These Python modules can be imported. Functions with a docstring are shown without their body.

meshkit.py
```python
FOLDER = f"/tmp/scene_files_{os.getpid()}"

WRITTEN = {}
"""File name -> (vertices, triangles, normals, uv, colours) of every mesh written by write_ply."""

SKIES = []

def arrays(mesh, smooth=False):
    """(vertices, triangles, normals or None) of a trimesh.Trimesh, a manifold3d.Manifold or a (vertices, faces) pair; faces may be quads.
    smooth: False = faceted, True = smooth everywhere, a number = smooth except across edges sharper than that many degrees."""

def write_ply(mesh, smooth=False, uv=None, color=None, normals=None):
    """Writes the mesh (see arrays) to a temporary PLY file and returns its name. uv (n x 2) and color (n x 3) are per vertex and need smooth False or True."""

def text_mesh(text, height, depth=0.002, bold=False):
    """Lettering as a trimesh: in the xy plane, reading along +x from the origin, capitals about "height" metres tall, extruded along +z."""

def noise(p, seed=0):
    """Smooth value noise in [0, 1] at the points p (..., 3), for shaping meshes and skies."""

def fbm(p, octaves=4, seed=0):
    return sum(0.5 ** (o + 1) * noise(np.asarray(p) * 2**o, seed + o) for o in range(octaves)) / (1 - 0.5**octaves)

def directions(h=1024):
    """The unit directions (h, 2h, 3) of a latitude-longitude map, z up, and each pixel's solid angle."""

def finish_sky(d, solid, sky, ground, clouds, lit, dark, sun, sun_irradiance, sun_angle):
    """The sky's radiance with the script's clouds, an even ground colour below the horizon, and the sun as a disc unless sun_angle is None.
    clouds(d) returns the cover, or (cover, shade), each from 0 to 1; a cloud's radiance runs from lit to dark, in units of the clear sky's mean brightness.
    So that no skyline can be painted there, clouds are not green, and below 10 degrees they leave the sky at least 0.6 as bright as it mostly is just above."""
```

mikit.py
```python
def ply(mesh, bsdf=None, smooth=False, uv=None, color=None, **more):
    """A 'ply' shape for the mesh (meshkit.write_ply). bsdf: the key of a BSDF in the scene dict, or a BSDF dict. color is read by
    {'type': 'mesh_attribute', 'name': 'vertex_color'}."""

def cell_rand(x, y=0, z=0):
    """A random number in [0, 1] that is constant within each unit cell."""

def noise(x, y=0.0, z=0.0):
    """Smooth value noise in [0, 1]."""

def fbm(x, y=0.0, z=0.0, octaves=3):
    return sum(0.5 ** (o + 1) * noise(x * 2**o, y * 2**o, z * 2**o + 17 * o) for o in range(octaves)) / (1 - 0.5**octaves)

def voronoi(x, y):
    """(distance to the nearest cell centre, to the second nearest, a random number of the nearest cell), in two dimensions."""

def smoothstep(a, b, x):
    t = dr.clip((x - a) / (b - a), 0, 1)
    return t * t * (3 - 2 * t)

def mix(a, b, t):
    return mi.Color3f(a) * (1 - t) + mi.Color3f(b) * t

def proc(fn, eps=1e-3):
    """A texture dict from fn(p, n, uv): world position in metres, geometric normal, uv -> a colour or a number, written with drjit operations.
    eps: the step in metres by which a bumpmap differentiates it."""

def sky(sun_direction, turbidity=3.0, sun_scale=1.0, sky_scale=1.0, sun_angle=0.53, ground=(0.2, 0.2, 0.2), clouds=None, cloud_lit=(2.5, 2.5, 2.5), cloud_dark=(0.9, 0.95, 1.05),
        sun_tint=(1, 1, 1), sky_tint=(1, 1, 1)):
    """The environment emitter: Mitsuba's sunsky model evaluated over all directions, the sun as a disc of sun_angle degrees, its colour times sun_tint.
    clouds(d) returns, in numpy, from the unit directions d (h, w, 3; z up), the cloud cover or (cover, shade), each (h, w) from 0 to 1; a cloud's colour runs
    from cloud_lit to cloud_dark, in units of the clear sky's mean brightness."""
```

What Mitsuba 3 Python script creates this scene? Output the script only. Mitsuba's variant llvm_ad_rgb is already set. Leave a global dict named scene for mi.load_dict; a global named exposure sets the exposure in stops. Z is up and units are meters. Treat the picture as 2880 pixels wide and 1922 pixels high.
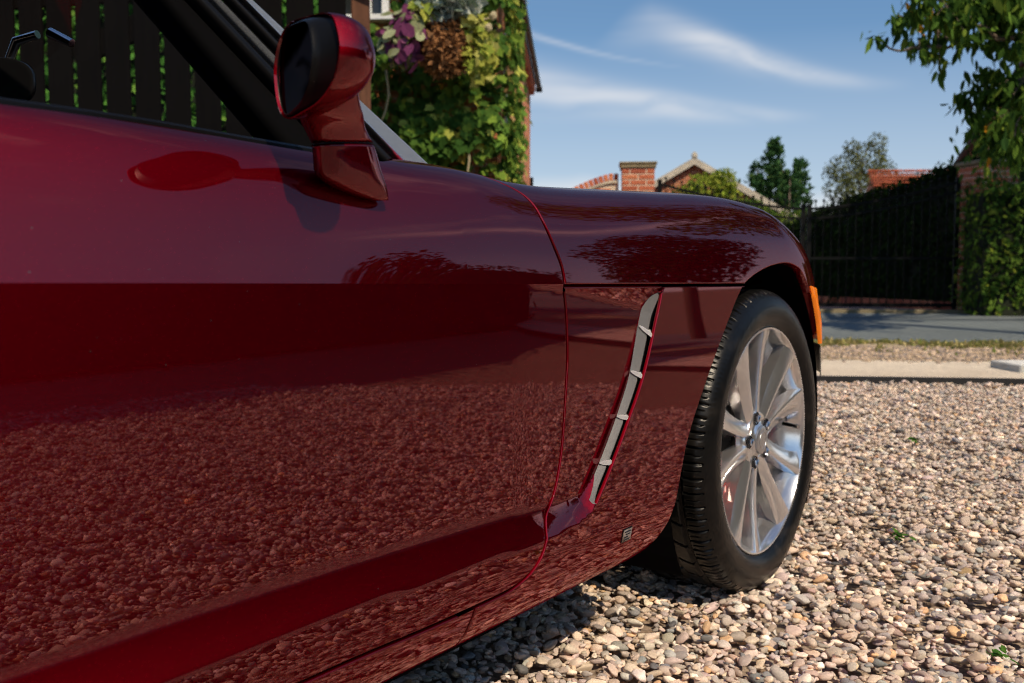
import math, random, numpy as np, trimesh, shapely, mitsuba as mi, drjit as dr, mikit, meshkit
from shapely.geometry import Polygon, LineString, Point
from scipy.interpolate import PchipInterpolator
from manifold3d import Manifold
T4 = mi.ScalarTransform4f
rng = np.random.default_rng(7)

# ---------------------------------------------------------------- camera, sky, exposure
# x runs along the car towards its nose, y across it away from the camera, z up; the front wheel stands near the origin
EYE = np.array([-2.077, -.795, .714]); HEAD = math.radians(35.3); PITCH = math.atan(221 / 2800)
FW = np.array([math.cos(HEAD), math.sin(HEAD), 0.]); RT = np.array([math.sin(HEAD), -math.cos(HEAD), 0.])
look = FW * math.cos(PITCH) + np.array([0, 0, -math.sin(PITCH)])
scene, labels = {}, {}
scene['camera'] = dict(type='thinlens', fov=2 * math.degrees(math.atan(1440 / 2800)), fov_axis='x', aperture_radius=.0027, focus_distance=1.6,
                       near_clip=.05, far_clip=3000.,
                       to_world=T4().look_at(origin=EYE.tolist(), target=(EYE + look).tolist(), up=[0, 0, 1]))
SUN = np.array([-.5, -.866, 0]); SUN = SUN / np.linalg.norm(SUN); SUN = np.array([*(SUN[:2] * math.cos(math.radians(45))), math.sin(math.radians(45))])


def clouds(d):
    az = np.arctan2(d @ RT, d @ FW); el = np.arcsin(np.clip(d[..., 2], -1, 1)); o = 0 * az
    wob = meshkit.fbm(np.stack([az * 5, el * 5, o + 3], -1), 4) - .5
    s = el + .22 * az
    fine = meshkit.fbm(np.stack([az * 11 + 5 * wob, s * 75 + 6 * wob, o + 5], -1), 4)
    body = meshkit.fbm(np.stack([az * 3 + wob, s * 11 + 2 * wob, o + 21], -1), 3)
    cover = .34 * np.clip((body - .5) / .25, 0, 1) * np.clip((el - .24) / .1, 0, 1) * fine * (1 - .8 * np.exp(-((az - .28) / .3) ** 4))
    for pts, w0, w1, amp in (((( .135, .232), (.20, .208), (.27, .182), (.38, .163)), .024, .005, .62), (((-.02, .190), (.09, .172), (.18, .150), (.30, .138)), .030, .005, .50), (((.0, .232), (.06, .205), (.12, .19), (.2, .185)), .004, .002, .3),
                             (((-.75, .34), (-.5, .31), (-.3, .27), (-.1, .26)), .03, .008, .45), (((.7, .42), (.9, .36), (1.1, .33), (1.4, .31)), .04, .01, .5)):
        p = np.array(pts); t = np.clip((az - p[0, 0]) / (p[-1, 0] - p[0, 0]), 0, 1); c = np.interp(az, p[:, 0], p[:, 1]); c = p[0, 1] + (p[-1, 1] - p[0, 1]) * (1 - (1 - t) ** 1.7)
        w = w0 + (w1 - w0) * t ** .7; e = (el - c + .020 * wob * (1 - t)) / w
        prof = np.exp(-np.where(e > 0, (e / .75) ** 2, (e / .9) ** 2)) * np.clip((az - p[0, 0] + .03 + .05 * wob + .9 * (c - el)) / .07, 0, 1) * np.clip((p[-1, 0] - az) / .14, 0, 1)
        cover = np.maximum(cover, amp * prof * np.clip(.35 + 1.3 * (fine - .2), .2, 1))
    edge = .088 + .05 * (meshkit.fbm(np.stack([az * 6 + 3.3, o, o + 8], -1), 4) - .5)
    low = 1.5 * np.clip((edge - el) / .016, 0, 1) * (.38 + .5 * (meshkit.fbm(np.stack([az * 5, el * 14, o + 9], -1), 4) - .3))
    veil = .5 * np.clip((.22 - el) / .22, 0, 1)
    return np.clip(1.15 * cover + .5 * low + veil, 0, .85)


scene['sky'] = mikit.sky(SUN.tolist(), turbidity=2.3, sky_scale=1.15, sky_tint=(.84, .97, 1.05), clouds=clouds, cloud_lit=(3.6, 3.6, 3.65), cloud_dark=(.9, .95, 1.05), ground=(.2, .18, .15))
exposure = 1.3


# ---------------------------------------------------------------- helpers
def W(r, f, z=0.):
    """right, forward and up of the place where the photographer crouched, in metres"""
    return np.array([EYE[0], EYE[1], 0.]) + r * RT + f * FW + np.array([0, 0, z])


def Wn(p):
    p = np.asarray(p, float); return np.array([EYE[0], EYE[1], 0.]) + p[..., :1] * RT + p[..., 1:2] * FW + p[..., 2:3] * np.array([0, 0, 1.])


def key(name):
    if name not in scene and name not in labels:
        return name
    k = 1
    while f'{name}_{k:03d}' in scene or f'{name}_{k:03d}' in labels:
        k += 1
    return f'{name}_{k:03d}'


def thing(name, label, cat, group=None, kind=None):
    k = key(name); labels[k] = {'label': label, 'category': cat}
    if group: labels[k]['group'] = group
    if kind: labels[k]['kind'] = kind
    return k


def put(name, mesh, bsdf, parent=None, smooth=False, label=None, kind=None, **kw):
    k = key(parent + '__' + name if parent else name)
    scene[k] = mikit.ply(mesh, bsdf, smooth=smooth, **kw)
    if label or kind:
        labels[k] = {a: b for a, b in (('label', label), ('kind', kind)) if b}
    return k


def putn(name, v, f, n, bsdf, parent=None, color=None, label=None, kind=None):
    k = key(parent + '__' + name if parent else name)
    scene[k] = {'type': 'ply', 'filename': meshkit.write_ply((v, f), normals=n, color=color), 'face_normals': False, 'bsdf': {'type': 'ref', 'id': bsdf}}
    if label or kind:
        labels[k] = {a: b for a, b in (('label', label), ('kind', kind)) if b}
    return k


def again(src, name, parent, m):
    k = key(parent + '__' + name); scene[k] = {**(lowty if name == 'tyre' else scene[src]), 'to_world': T4(m)}; return k


def structure(name, mesh, bsdf, label, **kw):
    k = put(name, mesh, bsdf, **kw); labels[k] = {'label': label, 'kind': 'structure'}; return k


def cat(ms):
    return trimesh.util.concatenate([m for m in ms])


def box(cx, cy, cz, sx, sy, sz, bevel=0.):
    if bevel <= 0:
        m = trimesh.creation.box((sx, sy, sz))
    else:
        b = bevel; p = []
        for i in (-1, 1):
            for j in (-1, 1):
                for k in (-1, 1):
                    h = np.array([i * sx / 2, j * sy / 2, k * sz / 2]); s = np.array([i, j, k])
                    p += [h - s * [0, b, b], h - s * [b, 0, b], h - s * [b, b, 0]]
        m = trimesh.convex.convex_hull(np.array(p))
    m.apply_translation((cx, cy, cz)); return m


def in_view(m):
    """a mesh built in right/forward/up metres, moved to its place"""
    m = m.copy(); m.vertices = Wn(m.vertices); m.invert() if np.linalg.det(np.array([RT, FW, [0, 0, 1]])) < 0 else None; return m


def tube(pts, rad, sides=8, caps=True):
    p = np.asarray(pts, float); n = len(p); rad = np.broadcast_to(rad, (n,))
    t = np.gradient(p, axis=0); t /= np.linalg.norm(t, axis=1, keepdims=True) + 1e-12
    a = np.cross(t, [0, 0, 1.]); bad = np.linalg.norm(a, axis=1) < .1
    a[bad] = np.cross(t[bad], [1., 0, 0]); a /= np.linalg.norm(a, axis=1, keepdims=True); b = np.cross(t, a)
    an = np.arange(sides) * 2 * np.pi / sides
    v = (p[:, None] + rad[:, None, None] * (np.cos(an)[None, :, None] * a[:, None] + np.sin(an)[None, :, None] * b[:, None])).reshape(-1, 3)
    f = []
    for i in range(n - 1):
        for j in range(sides):
            q = [i * sides + j, i * sides + (j + 1) % sides, (i + 1) * sides + (j + 1) % sides, (i + 1) * sides + j]
            f += [[q[0], q[2], q[1]], [q[0], q[3], q[2]]]
    if caps:
        v = np.vstack([v, p[0], p[-1]]); c0, c1 = n * sides, n * sides + 1
        for j in range(sides):
            f += [[c0, j, (j + 1) % sides], [c1, (n - 1) * sides + (j + 1) % sides, (n - 1) * sides + j]]
    m = trimesh.Trimesh(v, f, process=False); 
    if m.volume < 0: m.invert()
    return m


def loft(rings, cap=True):
    """rings: (k, m, 3) closed loops"""
    r = np.asarray(rings, float); k, m = r.shape[:2]
    v = r.reshape(-1, 3); i, j = np.meshgrid(np.arange(k - 1), np.arange(m), indexing='ij'); i, j = i.ravel(), j.ravel()
    a, b, c, d = i * m + j, i * m + (j + 1) % m, (i + 1) * m + (j + 1) % m, (i + 1) * m + j
    f = np.vstack([np.stack([a, b, c], 1), np.stack([a, c, d], 1)])
    if cap:
        v = np.vstack([v, r[0].mean(0), r[-1].mean(0)]); j = np.arange(m)
        f = np.vstack([f, np.stack([np.full(m, k * m), (j + 1) % m, j], 1), np.stack([np.full(m, k * m + 1), (k - 1) * m + j, (k - 1) * m + (j + 1) % m], 1)])
    me = trimesh.Trimesh(v, f, process=False)
    if cap and me.volume < 0: me.invert()
    return me


def revolve(prof, n=96):
    """profile of (axis y, radius) turned about the y axis"""
    p = np.asarray(prof, float); an = np.arange(n) * 2 * np.pi / n
    v = np.stack([p[:, 1, None] * np.cos(an), np.broadcast_to(p[:, :1], (len(p), n)), p[:, 1, None] * np.sin(an)], -1)
    return v


def grid_mesh(v, wrap=True):
    k, m = v.shape[:2]; i, j = np.meshgrid(np.arange(k - 1), np.arange(m if wrap else m - 1), indexing='ij'); i, j = i.ravel(), j.ravel()
    a, b, c, d = i * m + j, i * m + (j + 1) % m, (i + 1) * m + (j + 1) % m, (i + 1) * m + j
    return trimesh.Trimesh(v.reshape(-1, 3), np.vstack([np.stack([a, b, c], 1), np.stack([a, c, d], 1)]), process=False)


# ---------------------------------------------------------------- materials
def rgb(*c):
    return {'type': 'rgb', 'value': [float(x) for x in (c if len(c) == 3 else c * 3)]}


def principled(name, col, rough=.6, metal=0., spec=.5, **kw):
    scene[name] = dict(type='twosided', bsdf=dict(type='principled', base_color=rgb(*col) if isinstance(col, tuple) else col, roughness=rough, metallic=metal, specular=spec, **kw))


VC = {'type': 'mesh_attribute', 'name': 'vertex_color'}


def flakes(p, n, uv):
    r = mikit.cell_rand(p.x / .0008, p.y / .0008, p.z / .0008)
    k = .92 + .22 * mikit.cell_rand(p.x / .0006, p.y / .0006, p.z / .0006) + 1.5 * mikit.smoothstep(.988, .9999, r) + .1 * mikit.fbm(p.x * 3, p.y * 3, p.z * 3)
    d = mikit.smoothstep(.99965, .99995, mikit.cell_rand(p.x / .0013 + 3., p.y / .0013, p.z / .0013))              # specks of dust
    return mikit.mix(mi.Color3f(.52 * k, .0008 * k, .016 * k), (.55, .45, .38), d)


scene['coat_red'] = dict(type='blendbsdf', weight=.26,
                         a=dict(type='plastic', diffuse_reflectance=rgb(.010, .0001, .0006), int_ior=1.9, nonlinear=True),
                         b=dict(type='roughconductor', material='none', distribution='beckmann', alpha=.42, specular_reflectance=mikit.proc(flakes)))
scene['car_paint'] = dict(type='twosided', bsdf=scene.pop('coat_red'))
principled('black_trim', (.005, .005, .0055), .38, spec=.25)
principled('seal_rubber', (.005, .005, .006), .5, spec=.3)
principled('flocked', mikit.proc(lambda p, n, uv: mi.Color3f(.05, .055, .06) * (.5 + .9 * mikit.noise(p.x * 900, p.y * 900, p.z * 900))), .9)
principled('cabin_black', (.0025, .0025, .003), .9, spec=.08)
principled('silver_paint', (.27, .30, .325), .33, .5, clearcoat=.5)
principled('silver_satin', (.15, .153, .157), .5, 0.)
principled('fin_silver', (.62, .63, .64), .4, .3)
principled('chrome', (.75, .76, .78), .09, 1.)
principled('alloy', (.90, .905, .915), .15, .9, clearcoat=.5)
principled('cap_satin', (.6, .61, .63), .33, .9)
principled('brake_steel', (.30, .28, .26), .4, .9)
principled('caliper_red', (.45, .012, .015), .3, clearcoat=.5)
principled('dark_steel', (.03, .03, .032), .5, .3)
principled('amber', (.95, .23, .004), .22, clearcoat=1.)
scene['mirror_glass_mat'] = dict(type='twosided', bsdf=dict(type='roughconductor', material='Al', alpha=.01, specular_reflectance=rgb(.02, .015, .016)))
scene['clear_glass'] = dict(type='thindielectric', int_ior=1.5)


def rubber(p, n, uv):
    return mi.Color3f(.0045) * (.7 + .7 * mikit.fbm(p.x * 60, p.y * 60, p.z * 60)) + mi.Color3f(.012, .010, .008) * mikit.smoothstep(.60, .85, mikit.fbm(p.x * 22, p.y * 22, p.z * 22)) 


principled('tyre_rubber', mikit.proc(rubber), .34, spec=.32)
scene['stone'] = dict(type='twosided', bsdf=dict(type='principled', base_color=VC, roughness=.75, specular=.25))

# ---------------------------------------------------------------- car body surfaces
def tab(t):
    t = np.asarray(t, float); return PchipInterpolator(t[:, 0], t[:, 1], extrapolate=True)


zc_f = tab([(-3.3, .72), (-1.66, .698), (-.9, .684), (-.13, .672), (.15, .668), (.3, .64), (.45, .56), (.6, .5), (.9, .45)])
zk_f = tab([(-3.3, .86), (-1.9, .872), (-1.6, .866), (-1.4, .859), (-1.2, .853), (-1.07, .851), (-1.0, .850), (-.93, .846), (-.85, .839), (-.75, .836), (-.4, .846), (-.07, .856), (.12, .848), (.31, .807), (.46, .757), (.6, .70), (.75, .62), (.9, .52)])
BASE = tab([(.12, .16), (.165, .075), (.182, .048), (.195, .030), (.208, .016), (.228, .002), (.255, -.009), (.29, -.014), (.33, -.0145), (.38, -.013), (.45, -.010), (.55, -.006), (.66, -.001), (.70, 0), (.80, .0)])
VENT_B = np.array([(-.4986, .6630), (-.5061, .6458), (-.5244, .6125), (-.5445, .5737), (-.5821, .5129), (-.6351, .4502), (-.6963, .3834), (-.7200, .3595), (-.7350, .3450), (-.7440, .3365)])
VENT_A = np.array([(-.4986, .6630), (-.5249, .6573), (-.5384, .6465), (-.5504, .6285), (-.5610, .6045), (-.5974, .5161), (-.6297, .4715), (-.6748, .4184), (-.7229, .3684), (-.7449, .3475), (-.7510, .3415), (-.7495, .3370), (-.7440, .3365)])
STEP = np.vstack([[(-.492, .672)], VENT_B + [-.0012, .0010], [(-.760, .3270), (-.80, .3165), (-.88, .312), (-1.07, .318), (-1.27, .324), (-1.5, .328), (-3.3, .33)]])


def yp(x):
    u = np.clip((x - .153) / .70, 0, .999); r = np.clip((-2.5 - x) / .85, 0, .999)
    return .9 * (1 - np.sqrt(1 - u ** 3)) + .9 * (1 - np.sqrt(1 - r ** 2.5))


def step_dist(x, z):
    best = np.full(np.shape(x), 9.); side = np.zeros(np.shape(x))
    for a, b in zip(STEP[:-1], STEP[1:]):
        d = b - a; t = np.clip(((x - a[0]) * d[0] + (z - a[1]) * d[1]) / (d @ d), 0, 1)
        r = np.hypot(x - a[0] - t * d[0], z - a[1] - t * d[1]); s = -(d[0] * (z - a[1]) - d[1] * (x - a[0]))
        m = r < best - 1e-9; side = np.where(m, np.sign(s), side); best = np.where(m, r, best)
    return best * side


def smin(a, b, k):
    h = np.clip(.5 + .5 * (b - a) / k, 0, 1); return b * (1 - h) + a * h - k * h * (1 - h)


def scoop(x, z):
    """depth of the hollow that leads into the vent"""
    t = np.clip((x + .955) / .42, 0, 1.2)
    return np.maximum(smin(.0179 * t * t / (t + .15), np.maximum(zc_f(x) - z, 0) * .36, .0014), 0)


def side_y(x, z):
    zc = zc_f(x); out = BASE(z)
    r = scoop(x, z)
    inn = -.001 * np.clip((zc - z) / .3, 0, 1) + r
    s = np.clip(1 - step_dist(x, z) / np.interp(x, [-3.2, -.95, -.80, -.75, -.70, -.4], [.054, .054, .036, .018, .0015, .0015]), 0, 1)
    s = .4 * s + .6 * s ** 1.7
    return np.where(x > -.45, out, inn * (1 - s) + out * s) + yp(x)


def low(u):
    """the body side below the crease, from (x, z)"""
    x, z = np.asarray(u, float).T
    def P(x, z): return np.stack([x, side_y(x, z), z], -1)
    h = 1e-3; gx = (side_y(x + h, z) - side_y(x - h, z)) / (2 * h); gz = (side_y(x, z + h) - side_y(x, z - h)) / (2 * h)
    n = np.stack([gx, -np.ones_like(gx), gz], -1)
    return P(x, z), n / np.linalg.norm(n, axis=1, keepdims=True)


BZ = np.array([(0, 0), (.009, .45), (.022, .93), (.10, 1.0)])      # the section's Bezier: inwards, share of the height


def up_p(x, w):
    zc, H = zc_f(x), zk_f(x) - zc_f(x); t = np.clip(w / .2, 0, 1); b = [(1 - t) ** 3, 3 * t * (1 - t) ** 2, 3 * t * t * (1 - t), t ** 3]
    dy = sum(k * p[0] for k, p in zip(b, BZ)) + b[1] * .008 * np.clip((-1.05 - x) / .35, 0, 1); dz = sum(k * p[1] for k, p in zip(b, BZ)) * H
    e = np.maximum(w - .2, 0); s = e / .79
    dz = dz + .07 / .078 * H * .79 * s * np.exp(-7 * s) + (np.interp(x, [-.9, -.35, .2], [.135, .075, .05]) * s - .045 * s * s) * (1 - np.exp(-4 * s))
    y0 = yp(x)
    return np.stack([x, y0 + (dy + e) * (1 - y0 / .9), zc + dz], -1)


def upper(u):
    """shoulder, wing and bonnet above the crease, from (x, distance up and across)"""
    x, w = np.asarray(u, float).T; h = 1e-3
    n = np.cross(up_p(x + h, w) - up_p(x - h, w), up_p(x, w + h) - up_p(x, np.maximum(w - h, 0)))
    n *= np.where(n[:, 1:2] - n[:, 2:3] * 3 > 0, -1, 1) if False else 1
    n /= np.linalg.norm(n, axis=1, keepdims=True)
    flip = (n @ np.array([0, -1., .6])) < 0; n[flip] *= -1
    return up_p(x, w), n


def wind(v, f, n):
    fn = np.cross(v[f[:, 1]] - v[f[:, 0]], v[f[:, 2]] - v[f[:, 0]]); bad = (fn * n[f].sum(1)).sum(1) < 0
    f = f.copy(); f[bad] = f[bad][:, ::-1]; return f


def panel(fn, outline, step, folds=(), r=.0019, depth=.016, holes=(), shallow=()):
    """a pressed panel: the surface fn over an outline in its parameters, its folded edges rounded and turned inwards. -> (v, f, n)"""
    poly = Polygon(outline, holes).buffer(0)
    lines = [LineString(l) for l in folds]
    inner = poly.difference(shapely.union_all([l.buffer(r, cap_style='flat', join_style='mitre') for l in lines])) if lines else poly
    if inner.geom_type == 'MultiPolygon': inner = max(inner.geoms, key=lambda g: g.area)
    a, b, c, d = inner.bounds
    xs, zs = np.arange(a - step / 2, c + step, step), np.arange(b - step / 2, d + step, step)
    X, Z = np.meshgrid(xs[:-1], zs[:-1], indexing='ij'); bx = shapely.box(X.ravel(), Z.ravel(), X.ravel() + step, Z.ravel() + step)
    shapely.prepare(inner); full = shapely.contains(inner, bx); part = shapely.intersects(inner, bx) & ~full
    nx, nz = len(xs), len(zs); idx = np.arange(nx * nz).reshape(nx, nz)
    i, j = np.unravel_index(np.nonzero(full)[0], X.shape)
    q = np.stack([idx[i, j], idx[i + 1, j], idx[i + 1, j + 1], idx[i, j + 1]], 1)
    U = [np.stack(np.meshgrid(xs, zs, indexing='ij'), -1).reshape(-1, 2)]; F = [q[:, [0, 1, 2]], q[:, [0, 2, 3]]]; at = nx * nz
    for g in shapely.intersection(inner, bx[part]):
        for h in getattr(g, 'geoms', [g]):
            if h.geom_type != 'Polygon' or h.area < 1e-10: continue
            if h.convex_hull.area < h.area * 1.0005:
                p = np.array(h.exterior.coords)[:-1]; k = np.arange(1, len(p) - 1); f = np.stack([0 * k, k, k + 1], 1)
            else:
                p, f = trimesh.creation.triangulate_polygon(h, engine='earcut')
            U.append(p); F.append(f + at); at += len(p)
    U, F = np.vstack(U), np.vstack(F)
    used = np.unique(F); m = np.zeros(len(U), int); m[used] = np.arange(len(used)); U, F = U[used], m[F]
    v, n = fn(U); F = wind(v, F, n); V, N, FF, at = [v], [n], [F], len(v)
    prof = [(1, 0, 0), (.62, .09, .38), (.25, .35, .85), (0, 1, 1.35), (0, depth / r, 1.5708)]
    for li, l in enumerate(lines):
        prof[-1] = (0, (.0055 if li in shallow else depth) / r, 1.5708); L = l.length; k = max(3, int(L / .005)); p = np.array([l.interpolate(s).coords[0] for s in np.linspace(0, L, k)])
        t = np.gradient(p, axis=0); t /= np.linalg.norm(t, axis=1, keepdims=True); o = np.stack([t[:, 1], -t[:, 0]], 1)
        mid = k // 2
        if poly.contains(Point(p[mid] + o[mid] * .004)): o = -o
        vv, nn = [], []
        for off, e, al in prof:
            P, NN = fn(p - o * off * r); P2, _ = fn(p - o * (off * r + .001)); Tt = P - P2; Tt -= (Tt * NN).sum(1)[:, None] * NN; Tt /= np.linalg.norm(Tt, axis=1, keepdims=True) + 1e-12
            vv.append(P - NN * e * r); nn.append(math.cos(al) * NN + math.sin(al) * Tt)
        v, n = np.concatenate(vv), np.concatenate(nn); R = len(prof)
        i, j = np.meshgrid(np.arange(R - 1), np.arange(k - 1), indexing='ij'); i, j = i.ravel(), j.ravel(); a0 = i * k + j
        f = np.vstack([np.stack([a0, a0 + 1, a0 + k + 1], 1), np.stack([a0, a0 + k + 1, a0 + k], 1)])
        f = wind(v, f, n); V.append(v); N.append(n); FF.append(f + at); at += len(v)
    return np.vstack(V), np.vstack(FF), np.vstack(N)


def join(*ps):
    V, F, N, at = [], [], [], 0
    for v, f, n in ps:
        V.append(v); F.append(f + at); N.append(n); at += len(v)
    return np.vstack(V), np.vstack(F), np.vstack(N)


def far_side(p):
    v, f, n = p; v, n = v * [1, -1, 1] + [0, 1.8, 0], n * [1, -1, 1]; return v, f[:, ::-1], n


def sp(pts, k=6):
    """a smooth line through the points"""
    p = np.asarray(pts, float); s = np.r_[0, np.cumsum(np.linalg.norm(np.diff(p, axis=0), axis=1))]
    ss = np.linspace(0, s[-1], k * (len(p) - 1) + 1); return np.stack([PchipInterpolator(s, p[:, i])(ss) for i in (0, 1)], 1)


car = thing('sports_car', 'dark metallic red two-seat sports car with polished wheels parked on the gravel', 'car')
G = .0026   # half a shut gap
shut_low = sp([(-.818, .684), (-.811, .66), (-.806, .628), (-.803, .574), (-.808, .52), (-.819, .439), (-.847, .363), (-.872, .343), (-.885, .318), (-.893, .30), (-.907, .284), (-.932, .269), (-.98, .259), (-1.049, .258)])
seam_low = sp([(-1.049, .258), (-1.151, .259), (-1.277, .263), (-1.42, .264), (-1.98, .268)])
shut_up = sp([(-.818, 0), (-.82, .02), (-.834, .054), (-.846, .088), (-.856, .13), (-.868, .147), (-.895, .165), (-.93, .185), (-.975, .21), (-1.03, .25)])
arch = sp([(-.60, .16), (-.535, .188), (-.497, .222), (-.470, .265), (-.439, .34), (-.417, .382), (-.329, .485), (-.212, .601), (-.135, .667), (-.125, .6725)])
arch_up = sp([(-.125, 0), (-.058, .016), (.05, .032), (.142, .038), (.220, .036), (.258, .022), (.286, .0)])
arch_front = sp([(.286, .643), (.316, .609), (.350, .560), (.375, .516), (.388, .46), (.390, .42)])


def off(line, d):
    """the line moved sideways by d (to its left)"""
    p = np.asarray(line); t = np.gradient(p, axis=0); t /= np.linalg.norm(t, axis=1, keepdims=True); return p + d * np.stack([-t[:, 1], t[:, 0]], 1)


def crease(x0, x1, k=40):
    x = np.linspace(x0, x1, k); return np.stack([x, zc_f(x)], 1)


# door: lower skin and shoulder are one pressing
d_front, d_bot = off(shut_low, -G), off(seam_low, -G)
edge = np.vstack([d_front, d_bot[1:]]); rear = np.array([(-1.98, .268 + G), (-1.98, .70)])
out_l = np.vstack([crease(-1.98, d_front[0, 0]), edge, rear])
du_front = off(shut_up, G); belt = sp([(-1.98, .150), (-1.626, .156), (-1.56, .160), (-1.44, .165), (-1.35, .163), (-1.25, .163), (-1.15, .166), (-1.115, .178), (-1.085, .205), (-1.05, .25)])
out_u = np.vstack([du_front, belt[::-1], [(-1.98, 0.)]])
door = join(panel(low, out_l, .007, [edge, rear]), panel(upper, out_u, .007, [du_front, belt, [(-1.98, .15), (-1.98, 0.)]]))
putn('door', *door, 'car_paint', car)
# wing (lower): from the shut line to the wheel arch, with the vent opening
f_shut = off(shut_low, G)
f_bot = np.array([(-1.049 - .0, .258 - G), (-1.051, .235), (-1.046, .205), (-1.03, .175), (-1.015, .15)])
v_out, v_in = sp(VENT_B), sp(VENT_A)[::-1]
hole = np.vstack([v_out, v_in[1:-1]])
ftop = crease(-.818 + G, -.127) - [0, 2 * G]
out_f = np.vstack([ftop[::-1], f_shut[1:], f_bot[1:], [(-.60, .15)], arch[:-1]])
fender = panel(low, out_f, .0045, [ftop, f_shut[2:], f_bot, arch[:-1], v_out], holes=[hole], shallow=(4,))
putn('fender', *fender, 'car_paint', car)
# bonnet: clamshell, reaches down to the crease
cr_u = np.array([(-.818 + G, .0), (-.127, .0)])
hu = off(shut_up, -G)
out_h = np.vstack([hu[::-1], cr_u[1:], arch_up, [(.86, 0), (.86, .98), (-.72, .98), (-.80, .7), (-.93, .45), (-1.03, .30)]])
hood = panel(upper, out_h, .009, [hu, cr_u, arch_up])
putn('bonnet', *hood, 'car_paint', car)
# front bumper flank
bt = np.stack([np.linspace(.286, .86, 40), zc_f(np.linspace(.286, .86, 40)) - .002], 1)
ab = arch_front[arch_front[:, 1] > .505]; al_ = arch_front[arch_front[:, 1] <= .505]
bump = panel(low, np.vstack([ab, [(.88, .507)], bt[::-1]]), .01, [ab])
putn('bumper_skirt', *panel(low, np.vstack([[(ab[-1, 0], .503)], sp([(.381, .500), (.387, .47), (.386, .445), (.380, .43)]), [(.60, .43), (.86, .43), (.86, .503)]]), .01), 'black_trim', car)
# sill
s_top, s_fr = off(seam_low, G), f_bot - [2 * G, 0]
sill = panel(low, np.vstack([s_top[::-1], s_fr[1:], [(-1.98, .15)]]), .007, [s_top[1:], s_fr])
putn('sill', *sill, 'car_paint', car)
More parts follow.
